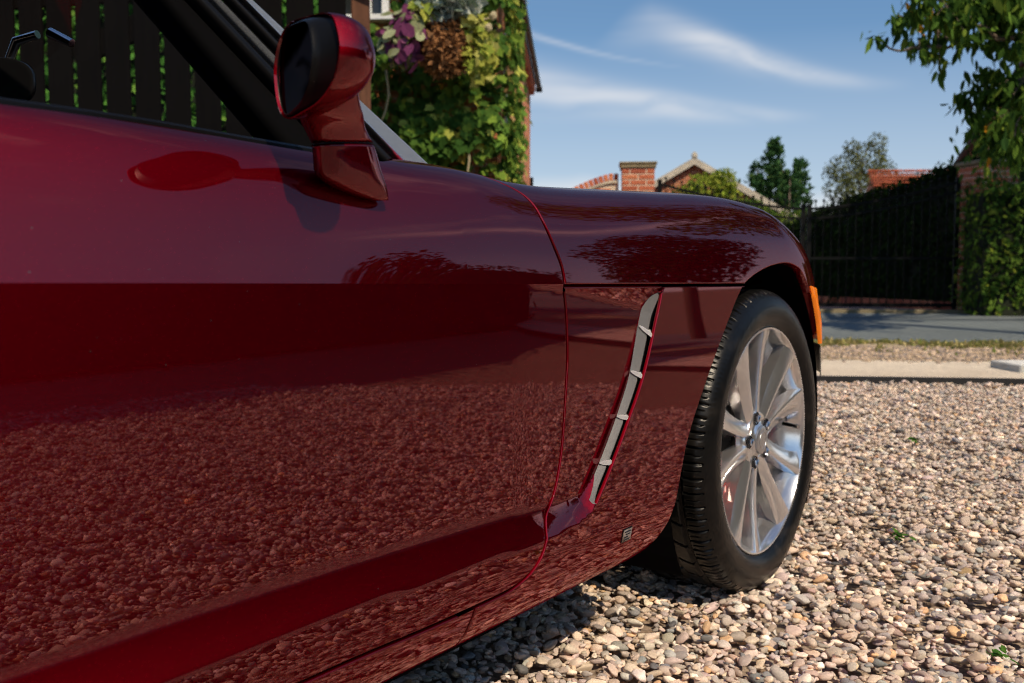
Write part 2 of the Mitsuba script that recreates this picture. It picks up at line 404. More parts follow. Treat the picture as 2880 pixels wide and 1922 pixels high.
# rear quarter, outside the frame to the left
ra = [(-1.96, .15), (-1.975, .28), (-2.02, .42), (-2.12, .58), (-2.25, .66), (-2.385, .685), (-2.52, .66), (-2.65, .58), (-2.75, .42), (-2.79, .28), (-2.80, .15)]
q_l = panel(low, [(-1.984, .15), (-1.984, .70), *crease(-1.984, -3.3, 20)[1:], (-3.3, .15)][::-1], .02)
q_l = panel(low, [*[(x, z) for x, z in crease(-3.3, -1.984, 20)], (-1.984, .28), *ra[2:], (-3.3, .15)], .02, [ra[1:]])
q_u = panel(upper, [(-1.984, 0), (-1.984, .985), (-3.3, .985), (-3.3, 0)], .03)
quarter = join(q_l, q_u); putn('rear_quarter', *quarter, 'car_paint', car)
for nm, p in (('door', door), ('fender', fender), ('bonnet', hood), ('front_bumper', bump), ('sill', sill), ('rear_quarter', quarter)):
    putn(nm, *far_side(p), 'car_paint', car)

# wheel wells, floor, liners behind the gaps
def well(cx, back=False):
    an = np.linspace(-math.pi * .18, math.pi * 1.18, 40); R = .425
    ring = [np.stack([cx + R * np.cos(an), np.full(40, y), .335 + R * np.sin(an)], -1) for y in (.03, .34)]
    m = grid_mesh(np.array(ring), wrap=False)
    disc = np.vstack([[[cx, .34, .3]], ring[1]]); k = np.arange(1, 40)
    return cat([m, trimesh.Trimesh(disc, np.stack([0 * k, k, k + 1], 1), process=False)])


for cx in (.02, -2.385):
    put('wheel_well', well(cx), 'cabin_black', car)
put('floor_pan', cat([box(-1.18, .9, .235, 1.5, 1.56, .05), box(.62, .9, .26, .3, 1.3, .1), box(-2.9, .9, .3, .4, 1.4, .2), box(-.3, .9, .3, 2.2, .9, .12), box(-2.3, .9, .3, 1.2, .9, .12)]), 'cabin_black', car)
lin = np.array([(x, .045, z) for x, z in [(-1.05, .70), (-.55, .70), (-.55, .2), (-1.05, .2)]])
put('gap_liner', trimesh.Trimesh(lin, [[0, 1, 2], [0, 2, 3]], process=False), 'cabin_black', car)
gl = np.array([(-1.1, .10, .80), (-.1, .10, .80), (-.1, .035, .62), (-1.1, .035, .62)])
put('gap_liner', trimesh.Trimesh(gl, [[0, 1, 2], [0, 2, 3]], process=False), 'cabin_black', car)
sl = np.array([(-1.95, .045, .30), (-.9, .045, .30), (-.9, .045, .18), (-1.95, .045, .18)])
put('gap_liner', trimesh.Trimesh(sl, [[0, 1, 2], [0, 2, 3]], process=False), 'cabin_black', car)

# side vent: silver channel between the scoop floor and the rear edge of the opening, with fins
vent = key(car + '__side_vent')
def resample(p, k):
    s = np.r_[0, np.cumsum(np.linalg.norm(np.diff(p, axis=0), axis=1))]; ss = np.linspace(0, s[-1], k); return np.stack([np.interp(ss, s, p[:, i]) for i in range(p.shape[1])], 1)
A, B = resample(v_in, 90), resample(v_out[::-1], 90)
floor_y = scoop
q = np.clip(np.linspace(0, 1, 90) / .08, 0, 1) * np.clip((1 - np.linspace(0, 1, 90)) / .05, 0, 1)
PA = np.stack([A[:, 0], side_y(A[:, 0], A[:, 1]) * (1 - q) + floor_y(A[:, 0], A[:, 1]) * q + .001, A[:, 1]], -1)
PB = np.stack([B[:, 0] + .001, BASE(B[:, 1]) + .0056, B[:, 1]], -1)
M = PA * .36 + PB * .64; M[:, 0] += .003
deep = np.array([.040, .010, 0])
M2 = M + np.array([.006, .001, 0])
rings = np.array([PA + [-.0015, -.0015, 0], PA * .96 + M * .04 + [.001, 0, 0], M, M2])
put('surround', grid_mesh(rings, wrap=False), 'silver_satin', vent, smooth=35)
put('duct', grid_mesh(np.array([M2, M + deep, PB + deep, PB + [.004, .004, 0], PB]), wrap=False), 'cabin_black', vent, smooth=False)
for zf in (.598, .527, .457, .392):
    i = np.argmin(abs(M[:, 2] - zf)); a, b = PA[i] * .75 + M[i] * .25 + [-.0035, -.001, 0], PB[i] + [-.001, -.002, 0]
    L = b - a; p = []
    for s_, wv in ((0, .001), (.3, .003), (1, .0036)):
        c = a + L * s_; p += [c + [-.001, 0, wv], c + [-.001, 0, -wv], c + [.03, .008, wv * .7], c + [.03, .008, -wv]]
    put('fin', trimesh.convex.convex_hull(np.array(p)), 'fin_silver', vent)

# badge: a small silver plate with raised marks
bq, bn = low(np.array([(-.640, .2635)])); bn = bn[0]; bc = bq[0]
ex = np.array([1., 0, 0]); ex -= ex @ bn * bn; ex /= np.linalg.norm(ex); ez = np.cross(bn, ex); ez = -ez if ez[2] < 0 else ez
def plate(cx, cz, sx, sz, d0, d1):
    return trimesh.convex.convex_hull(np.array([bc + ex * (cx + i * sx / 2) + ez * (cz + j * sz / 2) + bn * d for i in (-1, 1) for j in (-1, 1) for d in (d0, d1)]))
bd = put('badge', plate(0, 0, .029, .0215, -.004, .0016), 'chrome', car, label='small silver badge low on the wing')
put('badge_rim', plate(0, 0, .0315, .024, -.004, .0009), 'black_trim', car + '__badge')
for cx, cz, sx, sz in ((.0, .0065, .020, .0018), (.002, .0015, .014, .0018), (-.003, -.003, .012, .0018), (.001, -.0075, .018, .0016)):
    put('mark', plate(cx, cz, sx, sz, .001, .0024), 'dark_steel', car + '__badge')

# amber marker lamp on the bumper behind the arch
ze = np.linspace(.660, .513, 26); xa = np.interp(ze, [.505, .52, .565, .615, .648, .668], [.383, .376, .352, .317, .292, .280]) + .006
Tg = np.linspace(0, 1, 12); Xg = xa[:, None] + (.60 - xa[:, None]) * Tg ** 1.5; Zg = ze[:, None] - .12 * Tg * (ze[:, None] - .5)
tt = np.linspace(0, 1, 60); bz_y, bz_z = sum(c * q[0] for c, q in zip([(1 - tt) ** 3, 3 * tt * (1 - tt) ** 2, 3 * tt * tt * (1 - tt), tt ** 3], BZ)), sum(c * q[1] for c, q in zip([(1 - tt) ** 3, 3 * tt * (1 - tt) ** 2, 3 * tt * tt * (1 - tt), tt ** 3], BZ))
hi = np.interp((Zg - zc_f(Xg)) / (zk_f(Xg) - zc_f(Xg)), bz_z, bz_y)
Yg = np.where(Zg > zc_f(Xg), yp(Xg) + hi * (1 - yp(Xg) / .9), side_y(Xg, Zg)) - .004; Yg[:, 0] += .008; Yg[:, -1] += .012
put('marker_lamp', grid_mesh(np.stack([Xg, Yg, Zg], -1), wrap=False), 'amber', car, smooth=True, label='amber side marker lamp ahead of the wheel arch')

# ---------------------------------------------------------------- wheel
wx, wz = .03, .3215
wheel = car + '__wheel'


def tyre_mesh(n=960, rows=62):
    prof = [(.016, .2495), (.008, .2525), (.0035, .257), (-.001, .264), (-.0045, .272), (-.006, .282), (-.0055, .292), (-.004, .3), (-.001, .308), (.002, .314), (.0055, .3195), (.009, .3235)]
    prof += [(y, .3345 - .013 * max(0, (.03 - y) / .02) ** 1.8 * .8 - .010 * max(0, (y - .205) / .025) ** 1.8) for y in np.linspace(.0125, .228, rows)]
    prof += [(.236, .315), (.242, .30), (.243, .285), (.238, .262), (.23, .25)]
    p = np.array(prof); v = revolve(p, n); an = np.arange(n) * 2 * np.pi / n
    y = p[:, 0][:, None]; ph = an[None, :]
    def groove(t, w): d = np.abs(t - np.round(t)); return np.clip((w - d) / (w * .45), 0, 1)
    k = 74 * ph / (2 * np.pi) + .25 * np.sin(5 * ph)
    lat = groove(k + 1.6 * (y - .02), .085) * ((y > .0115) & (y < .050)) + .5 * groove(k + .5 + 1.6 * (y - .02), .045) * ((y > .016) & (y < .045))
    cir = sum(np.clip((w - abs(y - c)) / (w * .4), 0, 1) for c, w in ((.0575, .0055), (.1, .006), (.148, .006), (.19, .0055)))
    vee = groove(37 * ph / (2 * np.pi) + (y - .06) * 9, .05) * ((y > .062) & (y < .186)) + groove(k, .06) * ((y > .195) & (y < .228))
    dep = .0062 * np.clip(lat, 0, 1) + .0085 * np.clip(cir, 0, 1) + .006 * np.clip(vee, 0, 1)
    rib = .0009 * (groove(180 * ph / (2 * np.pi), .25) * ((y < .0055) & (p[:, 1][:, None] > .308)))
    ring = .0008 * np.exp(-((p[:, 1][:, None] - .300) / .0018) ** 2) * (y < .01) + .001 * np.exp(-((p[:, 1][:, None] - .268) / .002) ** 2) * (y < .01)
    rad = np.hypot(v[..., 0], v[..., 2]); new = rad - dep + rib
    v[..., 0] *= new / rad; v[..., 2] *= new / rad; v[..., 1] -= ring
    z = v[..., 2]; v[..., 2] = np.where(z < -.322, -.322 + (z + .322) * .2, z)
    bulge = np.clip((-z - .24) / .08, 0, 1); v[..., 1] -= .004 * bulge * (y < .02)
    return grid_mesh(v)


def moved(m, t=(wx, 0, wz)):
    m = m.copy(); m.apply_translation(t); return m


wheel_parts = []
def wput(name, mesh, mat, smooth, parent=None, label=None):
    k = put(name, moved(mesh), mat, parent or wheel, smooth=smooth, label=label); wheel_parts.append((k, name)); return k


ty = tyre_mesh(); ty.invert() if ty.volume < 0 else None
tyk = wput('tyre', ty, 'tyre_rubber', 28)
rimp = [(.012, .2475), (.0075, .2515), (.006, .2505), (.007, .247), (.014, .243), (.026, .2385), (.05, .232), (.085, .224), (.13, .218), (.2, .215), (.23, .235)]
rm = grid_mesh(revolve(rimp, 144)); rimk = wput('rim', rm, 'alloy', 40)


def spoke(tc, side):
    """one blade of a pair: a ridge near the pair's middle, a broad hollow flank away from it"""
    k = 12; out = []
    for s in np.linspace(0, 1, k):
        r = .042 + s * .200; c = side * (.0095 + .0475 * s ** 1.12)                      # distance from the pair's centre line
        wi, wo = .005 + .007 * s, .026 + .016 * s + .013 * max(0, s - .72) / .28
        yf = .026 - .006 * s - .013 * s ** 2.2; 
        dp = .014 + .018 * math.sin(min(1, s * 1.1) * math.pi) * .7 + .006 * s
        sec = [(c - side * wi, yf + .010), (c - side * wi * .75, yf + .0012), (c - side * wi * .2, yf - .0002), (c + side * wi * .5, yf + .0004), (c + side * wo * .55, yf + dp * .12), (c + side * wo, yf + dp * .38), (c + side * wo * .85, yf + dp + .012), (c - side * wi * .7, yf + dp + .012)]
        ring = []
        for (q, y) in sec:
            ring.append((r * math.cos(tc) - q * math.sin(tc), y, r * math.sin(tc) + q * math.cos(tc)))
        out.append(ring)
    return loft(np.array(out))


CENT = [math.radians(a) for a in (105, 33, -39, -111, 177)]
for tc in CENT:
    for sd in (-1, 1):
        wput('spoke', spoke(tc, sd), 'alloy', 40)
hubp = [(.05, .068), (.034, .066), (.027, .061), (.0255, .054), (.027, .045), (.024, .038), (.0205, .034), (.0195, .0325)]
hubm = grid_mesh(revolve(hubp, 96)); wput('hub', hubm, 'alloy', 40)
capm = cat([grid_mesh(revolve([(.026, .0325), (.0165, .0322), (.0148, .030), (.014, .024), (.0136, .012), (.0135, .0005)], 64)), grid_mesh(revolve([(.0137, .020), (.0128, .0193), (.0128, .0183), (.0137, .0176)], 64))])
capk = wput('centre_cap', capm, 'cap_satin', 35)
for tc in CENT:
    r = .0515; c = np.array([r * math.cos(tc), 0, r * math.sin(tc)])
    pk = grid_mesh(revolve([(.0235, .0150), (.0225, .0125), (.0275, .0112), (.034, .0108), (.034, .0005)], 28)); pk.apply_translation(c); wput('lug_pocket', pk, 'dark_steel', 40)
    nut = loft(np.array([[(c[0] + q * math.cos(a), y, c[2] + q * math.sin(a)) for a in np.arange(6) * math.pi / 3 + .3] for y, q in ((.036, .0088), (.020, .0088), (.0165, .0075), (.015, .004))]))
    wput('lug_nut', nut, 'chrome', 20)
va = math.radians(2); vc = np.array([.206 * math.cos(va), .03, .206 * math.sin(va)])
wput('valve', cat([tube([vc + [0, .012, 0], vc + [-.012, -.012, 0], vc + [-.018, -.022, 0]], [.0055, .005, .0045], 12), tube([vc + [-.018, -.022, 0], vc + [-.024, -.033, 0]], [.0058, .0055], 12)]), 'chrome', 40)
disc = grid_mesh(revolve([(.12, .075), (.108, .075), (.092, .078), (.088, .08), (.088, .153), (.09, .156), (.106, .156), (.108, .153), (.112, .08)], 96))
wput('brake_disc', disc, 'brake_steel', 30)
can = np.linspace(math.radians(168), math.radians(228), 16); cal = []
for a in can:
    e = 1 - ((a - can.mean()) / (can[-1] - can.mean())) ** 4 * .25
    cal.append([(r * math.cos(a), y, r * math.sin(a)) for r, y in ((.112, .078), (.12, .068), (.15 * e + .005, .064), (.172 * e, .068), (.18 * e, .08), (.18 * e, .13), (.168, .135), (.112, .09))])
wput('brake_caliper', loft(np.array(cal)), 'caliper_red', 35, label='red brake caliper behind the spokes')
for i, a in enumerate(np.linspace(can[0] + .2, can[-1] - .2, 3)):
    wput('caliper_rib', loft(np.array([[(r * math.cos(a + t), y, r * math.sin(a + t)) for r, y in ((.122, .072), (.128, .061), (.16, .060), (.17, .072))] for t in (-.05, .05)])), 'caliper_red', 25)
wput('knuckle', cat([tube([(0, .11, 0), (0, .22, 0)], .05, 16), tube([(-.02, .14, .05), (-.03, .2, .2)], .022, 10), tube([(.05, .15, -.05), (.2, .2, -.08)], .018, 10)]), 'dark_steel', 40)
# the other wheels, hidden or outside the frame, with a coarser tyre
lt = tyre_mesh(180, 12); lt.invert() if lt.volume < 0 else None
lowty = mikit.ply(moved(lt), 'tyre_rubber', smooth=40)
for t in (np.array([-2.415, 0, 0]),):
    w2 = key(wheel)
    for k, nm in wheel_parts: again(k, nm, w2, [[1, 0, 0, t[0]], [0, 1, 0, 0], [0, 0, 1, 0], [0, 0, 0, 1]])
for t in (0, -2.415):
    w2 = key(wheel)
    for k, nm in wheel_parts: again(k, nm, w2, [[-1, 0, 0, 2 * wx + t], [0, -1, 0, 1.8], [0, 0, 1, 0], [0, 0, 0, 1]])

# ---------------------------------------------------------------- door mirror
mir = car + '__door_mirror'
ma = math.radians(18); ME, MF = np.array([-math.sin(ma), -math.cos(ma), 0]), np.array([math.cos(ma), -math.sin(ma), 0]); MU = np.array([0, 0, 1.]); MC = np.array([-1.3744, -.05, .9087])
OUT = np.array([(-.0819, .0076), (-.0786, .0196), (-.0678, .0360), (-.0460, .0479), (-.0112, .0486), (.0347, .0448), (.0577, .0373), (.0681, .0210), (.0720, .0054), (.0680, -.0089), (.0618, -.0191), (.0497, -.0290), (.0201, -.0406), (-.0149, -.0454), (-.0535, -.0459), (-.0710, -.0348), (-.0792, -.0153)])
def closed(p, k):
    p = np.vstack([p, p[:1]]); s = np.r_[0, np.cumsum(np.linalg.norm(np.diff(p, axis=0), axis=1))]
    from scipy.interpolate import CubicSpline
    c = CubicSpline(s, p, bc_type='periodic'); return c(np.linspace(0, s[-1], k, endpoint=False))
OUT = closed(OUT, 72); OUT = (OUT + .5 * (np.roll(OUT, 1, 0) + np.roll(OUT, -1, 0))) / 2
def mring(scale, depth, dx=0., dz=0.):
    o = OUT * scale + [dx, dz]; return MC + o[:, :1] * ME + o[:, 1:] * MU + depth * MF
sh = []
for s in np.linspace(0, 1, 22):
    q = math.sin(s * math.pi / 2); sc = max(1e-3, (1 - q ** 2.3) ** (1 / 2.0)); sh.append(mring(sc, .060 * q, .006 * q, .003 * q))
put('shell', loft(np.array([mring(.94, .004), mring(.965, -.0015), mring(.99, -.001), mring(1., .0015)] + sh[1:]), cap=False), 'car_paint', mir, smooth=50)
GLS = OUT * [.76, .88] + [-.0155, 0]
def gring(k, dd=0., c=(-.0155, 0)):
    o = (GLS - c) * k + c; d = .003 - .015 * (o[:, :1] + .074) / .100 + dd; return MC + o[:, :1] * ME + o[:, 1:] * MU + d * MF
put('bezel', loft(np.array([mring(.96, .0005), mring(.935, .003), gring(1.10, .008), gring(1.045, .001), gring(1.01, -.0006), gring(.985, .0008)]), cap=False), 'black_trim', mir, smooth=60)
put('mirror_glass', loft(np.array([gring(.99, .0004), gring(.6, -.0002), gring(.01, -.0004)]), cap=False), 'mirror_glass_mat', mir, smooth=25)
FT = [(.787, -1.214, -1.192, .007), (.7999, -1.268, -1.195, .001), (.8142, -1.298, -1.203, -.003), (.8288, -1.303, -1.2115, -.0055), (.8449, -1.307, -1.222, -.0075), (.8602, -1.324, -1.242, -.014), (.8724, -1.3453, -1.2606, -.028), (.8834, -1.3502, -1.2750, -.036), (.895, -1.3508, -1.2844, -.042)]
def foot_ring(z, a, b, y, th):
    c, h = (a + b) / 2, (b - a) / 2; an = np.linspace(0, 2 * np.pi, 36, endpoint=False)
    ca, sa = np.cos(an), np.sin(an); e = .72
    X = c + h * np.sign(ca) * abs(ca) ** e; Y = y + th + th * np.sign(sa) * abs(sa) ** .9 
    return np.stack([X, Y, z + .09 * (X - c)], -1)
fz = np.array(FT); zi = np.linspace(0, len(FT) - 1, 30); fi = np.stack([PchipInterpolator(np.arange(len(FT)), fz[:, i])(zi) for i in range(4)], 1)
thick = lambda z: np.interp(z, [.787, .80, .82, .87, .89], [.006, .014, .02, .018, .016])
seam = .8470
fl = [foot_ring(z, a, b, y, thick(z)) for z, a, b, y in fi if z < seam - .001] + [foot_ring(seam - .0008, *[np.interp(seam, fi[:, 0], fi[:, i]) for i in (1, 2, 3)], thick(seam))] ; fu = [foot_ring(seam + .0008, *[np.interp(seam, fi[:, 0], fi[:, i]) for i in (1, 2, 3)], thick(seam))] + [foot_ring(z, a, b, y, thick(z)) for z, a, b, y in fi if z > seam + .001]
put('mirror_foot', loft(np.array(fl)), 'car_paint', mir, smooth=50)
put('mirror_arm', loft(np.array(fu)), 'car_paint', mir, smooth=50)
z, a, b, y = [np.interp(seam, fi[:, 0], fi[:, i]) for i in range(4)]
put('foot_gasket', loft(np.array([foot_ring(zz, a + .002, b - .002, y + .0015, thick(z) - .0015) for zz in (seam - .0018, seam + .0018)])), 'seal_rubber', mir, smooth=30)

# ---------------------------------------------------------------- windscreen frame, seals, cabin
pil = car + '__windscreen_pillar'


def bar(a0, b0, a1, b1, dy, th, e=.6, s0=-.12, s1=2.0):
    """one rail of the raked pillar: front and rear x at the foot (a0, b0) and 18 cm higher (a1, b1)"""
    r = []; an = np.linspace(0, 2 * np.pi, 20, endpoint=False); ca, sa = np.cos(an), np.sin(an)
    for s in np.linspace(s0, s1, 16):
        a, b = a0 + (a1 - a0) * s, b0 + (b1 - b0) * s; c, h = (a + b) / 2, abs(a - b) / 2
        r.append(np.stack([c + h * np.sign(ca) * abs(ca) ** e, .12 + .07 * s + dy + th / 2 + th / 2 * np.sign(sa) * abs(sa) ** e, np.full(20, .853 + .182 * s)], -1))
    return loft(np.array(r))


put('outer_strip', bar(-.9805, -1.0446, -1.2299, -1.2537, 0, .022), 'silver_paint', pil, smooth=40)
put('bead', bar(-1.041, -1.0478, -1.2528, -1.2558, -.004, .01, 1.), 'chrome', pil, smooth=40)
put('groove', bar(-1.046, -1.064, -1.2555, -1.266, .006, .02), 'cabin_black', pil, smooth=40)
put('seal', bar(-1.060, -1.084, -1.2655, -1.281, -.003, .02, 1.), 'seal_rubber', pil, smooth=60)
put('groove', bar(-1.082, -1.096, -1.28, -1.295, .012, .02), 'cabin_black', pil, smooth=40)
put('flock_channel', bar(-1.096, -1.12, -1.295, -1.3115, .001, .02), 'flocked', pil, smooth=40)
put('inner_roll', bar(-1.121, -1.155, -1.3125, -1.338, .003, .03, .9), 'black_trim', pil, smooth=60)
put('inner_trim', bar(-1.145, -1.225, -1.333, -1.372, .02, .06), 'cabin_black', pil, smooth=40)
far = bar(-.9805, -1.16, -1.2299, -1.36, 0, .04); far.vertices[:, 1] = 1.8 - far.vertices[:, 1]; far.invert()
put('outer_strip', far, 'silver_paint', pil, smooth=40)
put('header', box(-1.50, .9, 1.222, .09, 1.30, .035, .012), 'cabin_black', car)
scr = np.array([[(x + .20 * (1 - q * q), .9 + q * hw_, z) for q in np.linspace(-1, 1, 17)] for x, hw_, z in ((-1.02, .755, .86), (-1.17, .715, .975), (-1.32, .675, 1.09), (-1.472, .635, 1.212))])
put('windscreen', grid_mesh(scr, wrap=False), 'clear_glass', car, smooth=True)
rf = np.array([[(x, .9 + y * (.62 + .05 * k), z + .035 * (1 - y * y)) for y in np.linspace(-1, 1, 9)] for k, (x, z) in enumerate([(-1.46, 1.222), (-1.7, 1.25), (-2.0, 1.24), (-2.3, 1.15), (-2.55, .98), (-2.6, .88)])])
put('added_roof', grid_mesh(rf, wrap=False), 'cabin_black', car, smooth=True)  # unseen black roof, added to keep sunlight out of the cabin
bl, bn_ = upper(resample(belt[:44], 60)); bl = bl[bl[:, 0] < -1.09]
put('waist_seal', loft(np.array([[p + [0, .003, -.006], p + [0, .0035, .0035], p + [0, .008, .0065], p + [0, .014, .005], p + [0, .016, -.01]] for p in bl])), 'black_trim', car, smooth=40)
put('door_card', cat([box(-1.55, .115, .72, .9, .05, .22), box(-1.0, .9, .70, .25, 1.4, .27, .05), box(-2.3, .9, .6, .5, 1.5, .45, .05)]), 'cabin_black', car)
an = np.linspace(0, 2 * np.pi, 33)
put('steering_wheel', tube(np.stack([-1.38 - .06 * np.sin(an), 1.27 + .18 * np.cos(an), .80 + .17 * np.sin(an)], -1), .016, 8, False), 'cabin_black', car, smooth=True)
cm = np.array([-1.345, .66, .965]); me = np.array([.35, -.94, 0.]); mf_ = np.array([-.94, -.35, 0]); an = np.linspace(0, 2 * np.pi, 40, endpoint=False)
def iring(k, d): return cm + (np.sign(np.cos(an)) * abs(np.cos(an)) ** .7 * .105 * k)[:, None] * me + (np.sign(np.sin(an)) * abs(np.sin(an)) ** .7 * .038 * k)[:, None] * MU + d * mf_
put('cabin_mirror', loft(np.array([iring(.3, -.03), iring(.8, -.02), iring(1, 0), iring(1.0, .006), iring(.94, .008)])), 'black_trim', car, smooth=40)
put('mirror_arm', cat([tube([cm + me * .06 + MU * .03, cm + me * .075 + MU * .058, cm + me * .11 + MU * .065], [.006, .007, .006], 10), tube([cm + me * .13 + MU * .066, cm + me * .165 + MU * .05], [.0075, .006], 10)]), 'chrome', car + '__cabin_mirror', smooth=40)

# ---------------------------------------------------------------- ground
def stones_far(p, n, uv):
    a, b, c = mikit.voronoi(p.x / .026, p.y / .026)
    col = mikit.mix((.30, .215, .155), (.42, .34, .27), c) * (.65 + .35 * mikit.smoothstep(0., .25, b - a))
    return mikit.mix(col, (.22, .17, .13), .35 * mikit.fbm(p.x * 2, p.y * 2, 0))


def stones_bump(p, n, uv):
    a, b, c = mikit.voronoi(p.x / .026, p.y / .026)
    return .012 * mikit.smoothstep(0., .5, b - a) + .006 * c


scene['bed_gravel'] = dict(type='twosided', bsdf=dict(type='bumpmap', scale=1., arbitrary=mikit.proc(stones_bump, eps=2e-3), bsdf=dict(type='principled', base_color=mikit.proc(stones_far), roughness=.85, specular=.2)))
LN = -.13                                                                     # how far the road leans from square to the view


def sheet(r0, r1, f0, f1, z, lean=LN, nx=2, ny=2):
    m = trimesh.Trimesh(*(lambda g: (g.reshape(-1, 3), [[i * ny + j + k for k in q] for i in range(nx - 1) for j in range(ny - 1) for q in ((0, ny, ny + 1), (0, ny + 1, 1))]))(
        np.array([[(r, f + lean * (r - 2.3), z) for f in np.linspace(f0, f1, ny)] for r in np.linspace(r0, r1, nx)])), process=False)
    return in_view(m)


structure('ground', sheet(-400, 400, -300, 900, -.03, 0), 'bed_gravel', 'gravel and earth ground reaching to the horizon')

def inside(pts, poly): return shapely.contains_xy(poly, pts[:, 0], pts[:, 1])


def gravel():
    x0, x1, y0, y1, cs = -2.8, 6.6, -4.6, 5.2, .004
    H = np.zeros((int((x1 - x0) / cs) + 1, int((y1 - y0) / cs) + 1))
    def view(p): q = p - EYE[:2]; return q @ RT[:2], q @ FW[:2]
    N = 150000
    p = rng.uniform((x0, y0), (x1, y1), (int((x1 - x0) * (y1 - y0) * 5300), 2))
    r, f = view(p); rm, fm = view(p * [1, -1])
    A = (f > 1.45) & (f < 5.98 + LN * (r - 2.3) + .0) & (abs(r) < .545 * f + .12) & (r > -.62 + .25 * (f - 1.5)) & (p[:, 1] < 1.3 + .6 * (p[:, 0] > .2) * 4)
    B = (p[:, 1] < .05) & (p[:, 1] > -4.0) & (fm > 1.0) & (rm > -.55 * fm - .05) & (rm < .36 * fm + .05) & (fm < 6.0)
    Cc = (p[:, 1] > -.55) & (p[:, 1] < .40) & (p[:, 0] > -1.9) & (p[:, 0] < .5)
    sel = A | B | Cc; p, A = p[sel], A[sel]; r, f = view(p); n = len(p)
    a = np.clip(np.exp(rng.normal(math.log(.0083), .40, n)), .0045, .021); b = a * rng.uniform(.58, .95, n); c = a * rng.uniform(.34, .60, n)
    yaw = rng.uniform(0, np.pi, n); tx, tyy = rng.normal(0, .24, n), rng.normal(0, .24, n)
    cz, sz = np.cos(yaw), np.sin(yaw); o = np.zeros(n); l = np.ones(n)
    Rz = np.stack([np.stack([cz, -sz, o], -1), np.stack([sz, cz, o], -1), np.stack([o, o, l], -1)], 1)
    Rx = np.stack([np.stack([l, o, o], -1), np.stack([o, np.cos(tx), -np.sin(tx)], -1), np.stack([o, np.sin(tx), np.cos(tx)], -1)], 1)
    Ry = np.stack([np.stack([np.cos(tyy), o, np.sin(tyy)], -1), np.stack([o, l, o], -1), np.stack([-np.sin(tyy), o, np.cos(tyy)], -1)], 1)
    R = Rz @ Rx @ Ry
    ID = np.full(H.shape, -1, np.int32); zs = np.empty(n); q = np.arange(-6, 7); K = np.stack(np.meshgrid(q, q, indexing='ij'), -1) * cs
    for i in range(n):
        w = int(min(6, a[i] / cs + 1)); k = K[6 - w:7 + w, 6 - w:7 + w]; ix, iy = int((p[i, 0] - x0) / cs), int((p[i, 1] - y0) / cs)
        if ix < 7 or iy < 7 or ix > H.shape[0] - 8 or iy > H.shape[1] - 8: zs[i] = 0; continue
        u = k[..., 0] * cz[i] + k[..., 1] * sz[i]; vv = -k[..., 0] * sz[i] + k[..., 1] * cz[i]; e = 1 - (u / a[i]) ** 2 - (vv / b[i]) ** 2
        S = H[ix - w:ix + w + 1, iy - w:iy + w + 1]; m = e > .1; hh = S[m]
        zs[i] = (.55 * hh.max() + .45 * hh.mean() if len(hh) else 0) + c[i] * .35
        top = np.where(e > 0, zs[i] + c[i] * np.sqrt(np.maximum(e, 0)), -9); m = top > S; S[m] = top[m]; ID[ix - w:ix + w + 1, iy - w:iy + w + 1][m] = i
    shown = np.bincount(ID[ID >= 0], minlength=n) > np.maximum(1, .10 * np.pi * a * b / cs ** 2)          # the buried ones are left out
    near, mid = A & (f < 2.5) & shown, A & (f >= 2.5) & (f < 3.9) & shown; rest = shown & ~near & ~mid
    zs -= .0215
    pal = np.array([(.58, .45, .345), (.51, .40, .31), (.64, .50, .385), (.44, .355, .29), (.54, .405, .30), (.37, .31, .265), (.43, .345, .305), (.31, .265, .245), (.58, .36, .18), (.74, .64, .54), (.24, .24, .24), (.13, .125, .125), (.49, .455, .405)])
    pw = np.array([14, 14, 10, 13, 10, 9, 9, 5, 3, 6, 4, 1.3, 6]); col = 1.32 * pal[rng.choice(len(pal), n, p=pw / pw.sum())] * np.exp(rng.normal(0, .19, (n, 1))) * np.exp(rng.normal(0, .03, (n, 3)))
    col = col * .86 + col.mean(1, keepdims=True) * .14
    def protos(base, k):
        out = []
        for s in range(k):
            v = np.array(base.vertices); d = meshkit.fbm(v * 1.35 + s * 7.3, 2) - .5; v = np.sign(v) * abs(v) ** .84; v = v * (1 + .60 * d[:, None])
            for _ in range(5 if s % 2 else 2):                                       # chipped faces
                q = rng.normal(0, 1, 3); q /= np.linalg.norm(q); v -= np.maximum(v @ q - rng.uniform(.45, .75), 0)[:, None] * q
            m = trimesh.Trimesh(v, base.faces, process=False); out.append((v, np.array(m.vertex_normals)))
        return out, np.array(base.faces)
    ico = trimesh.creation.icosphere(subdivisions=1); oc = trimesh.Trimesh([(1, 0, 0), (-1, 0, 0), (0, 1, 0), (0, -1, 0), (0, 0, 1), (0, 0, -1)], [(0, 2, 4), (2, 1, 4), (1, 3, 4), (3, 0, 4), (2, 0, 5), (1, 2, 5), (3, 1, 5), (0, 3, 5)]).subdivide(); oc.vertices /= np.linalg.norm(oc.vertices, axis=1, keepdims=True)
    for base, sel in ((ico, near), (oc, mid), (trimesh.creation.icosphere(subdivisions=0), rest)):
        pr, F = protos(base, 14); idx = np.nonzero(sel)[0]; w = rng.integers(0, 14, len(idx)); PV, PN = np.array([x[0] for x in pr])[w], np.array([x[1] for x in pr])[w]
        s = np.stack([a, b, c], -1)[idx][:, None]; V = np.einsum('nij,nkj->nki', R[idx], PV * s) + np.column_stack([p[idx], zs[idx]])[:, None]
        Nn = np.einsum('nij,nkj->nki', R[idx], PN / s); Nn /= np.linalg.norm(Nn, axis=-1, keepdims=True)
        m = V.shape[1]; FF = (F[None] + (np.arange(len(idx)) * m)[:, None, None]).reshape(-1, 3)
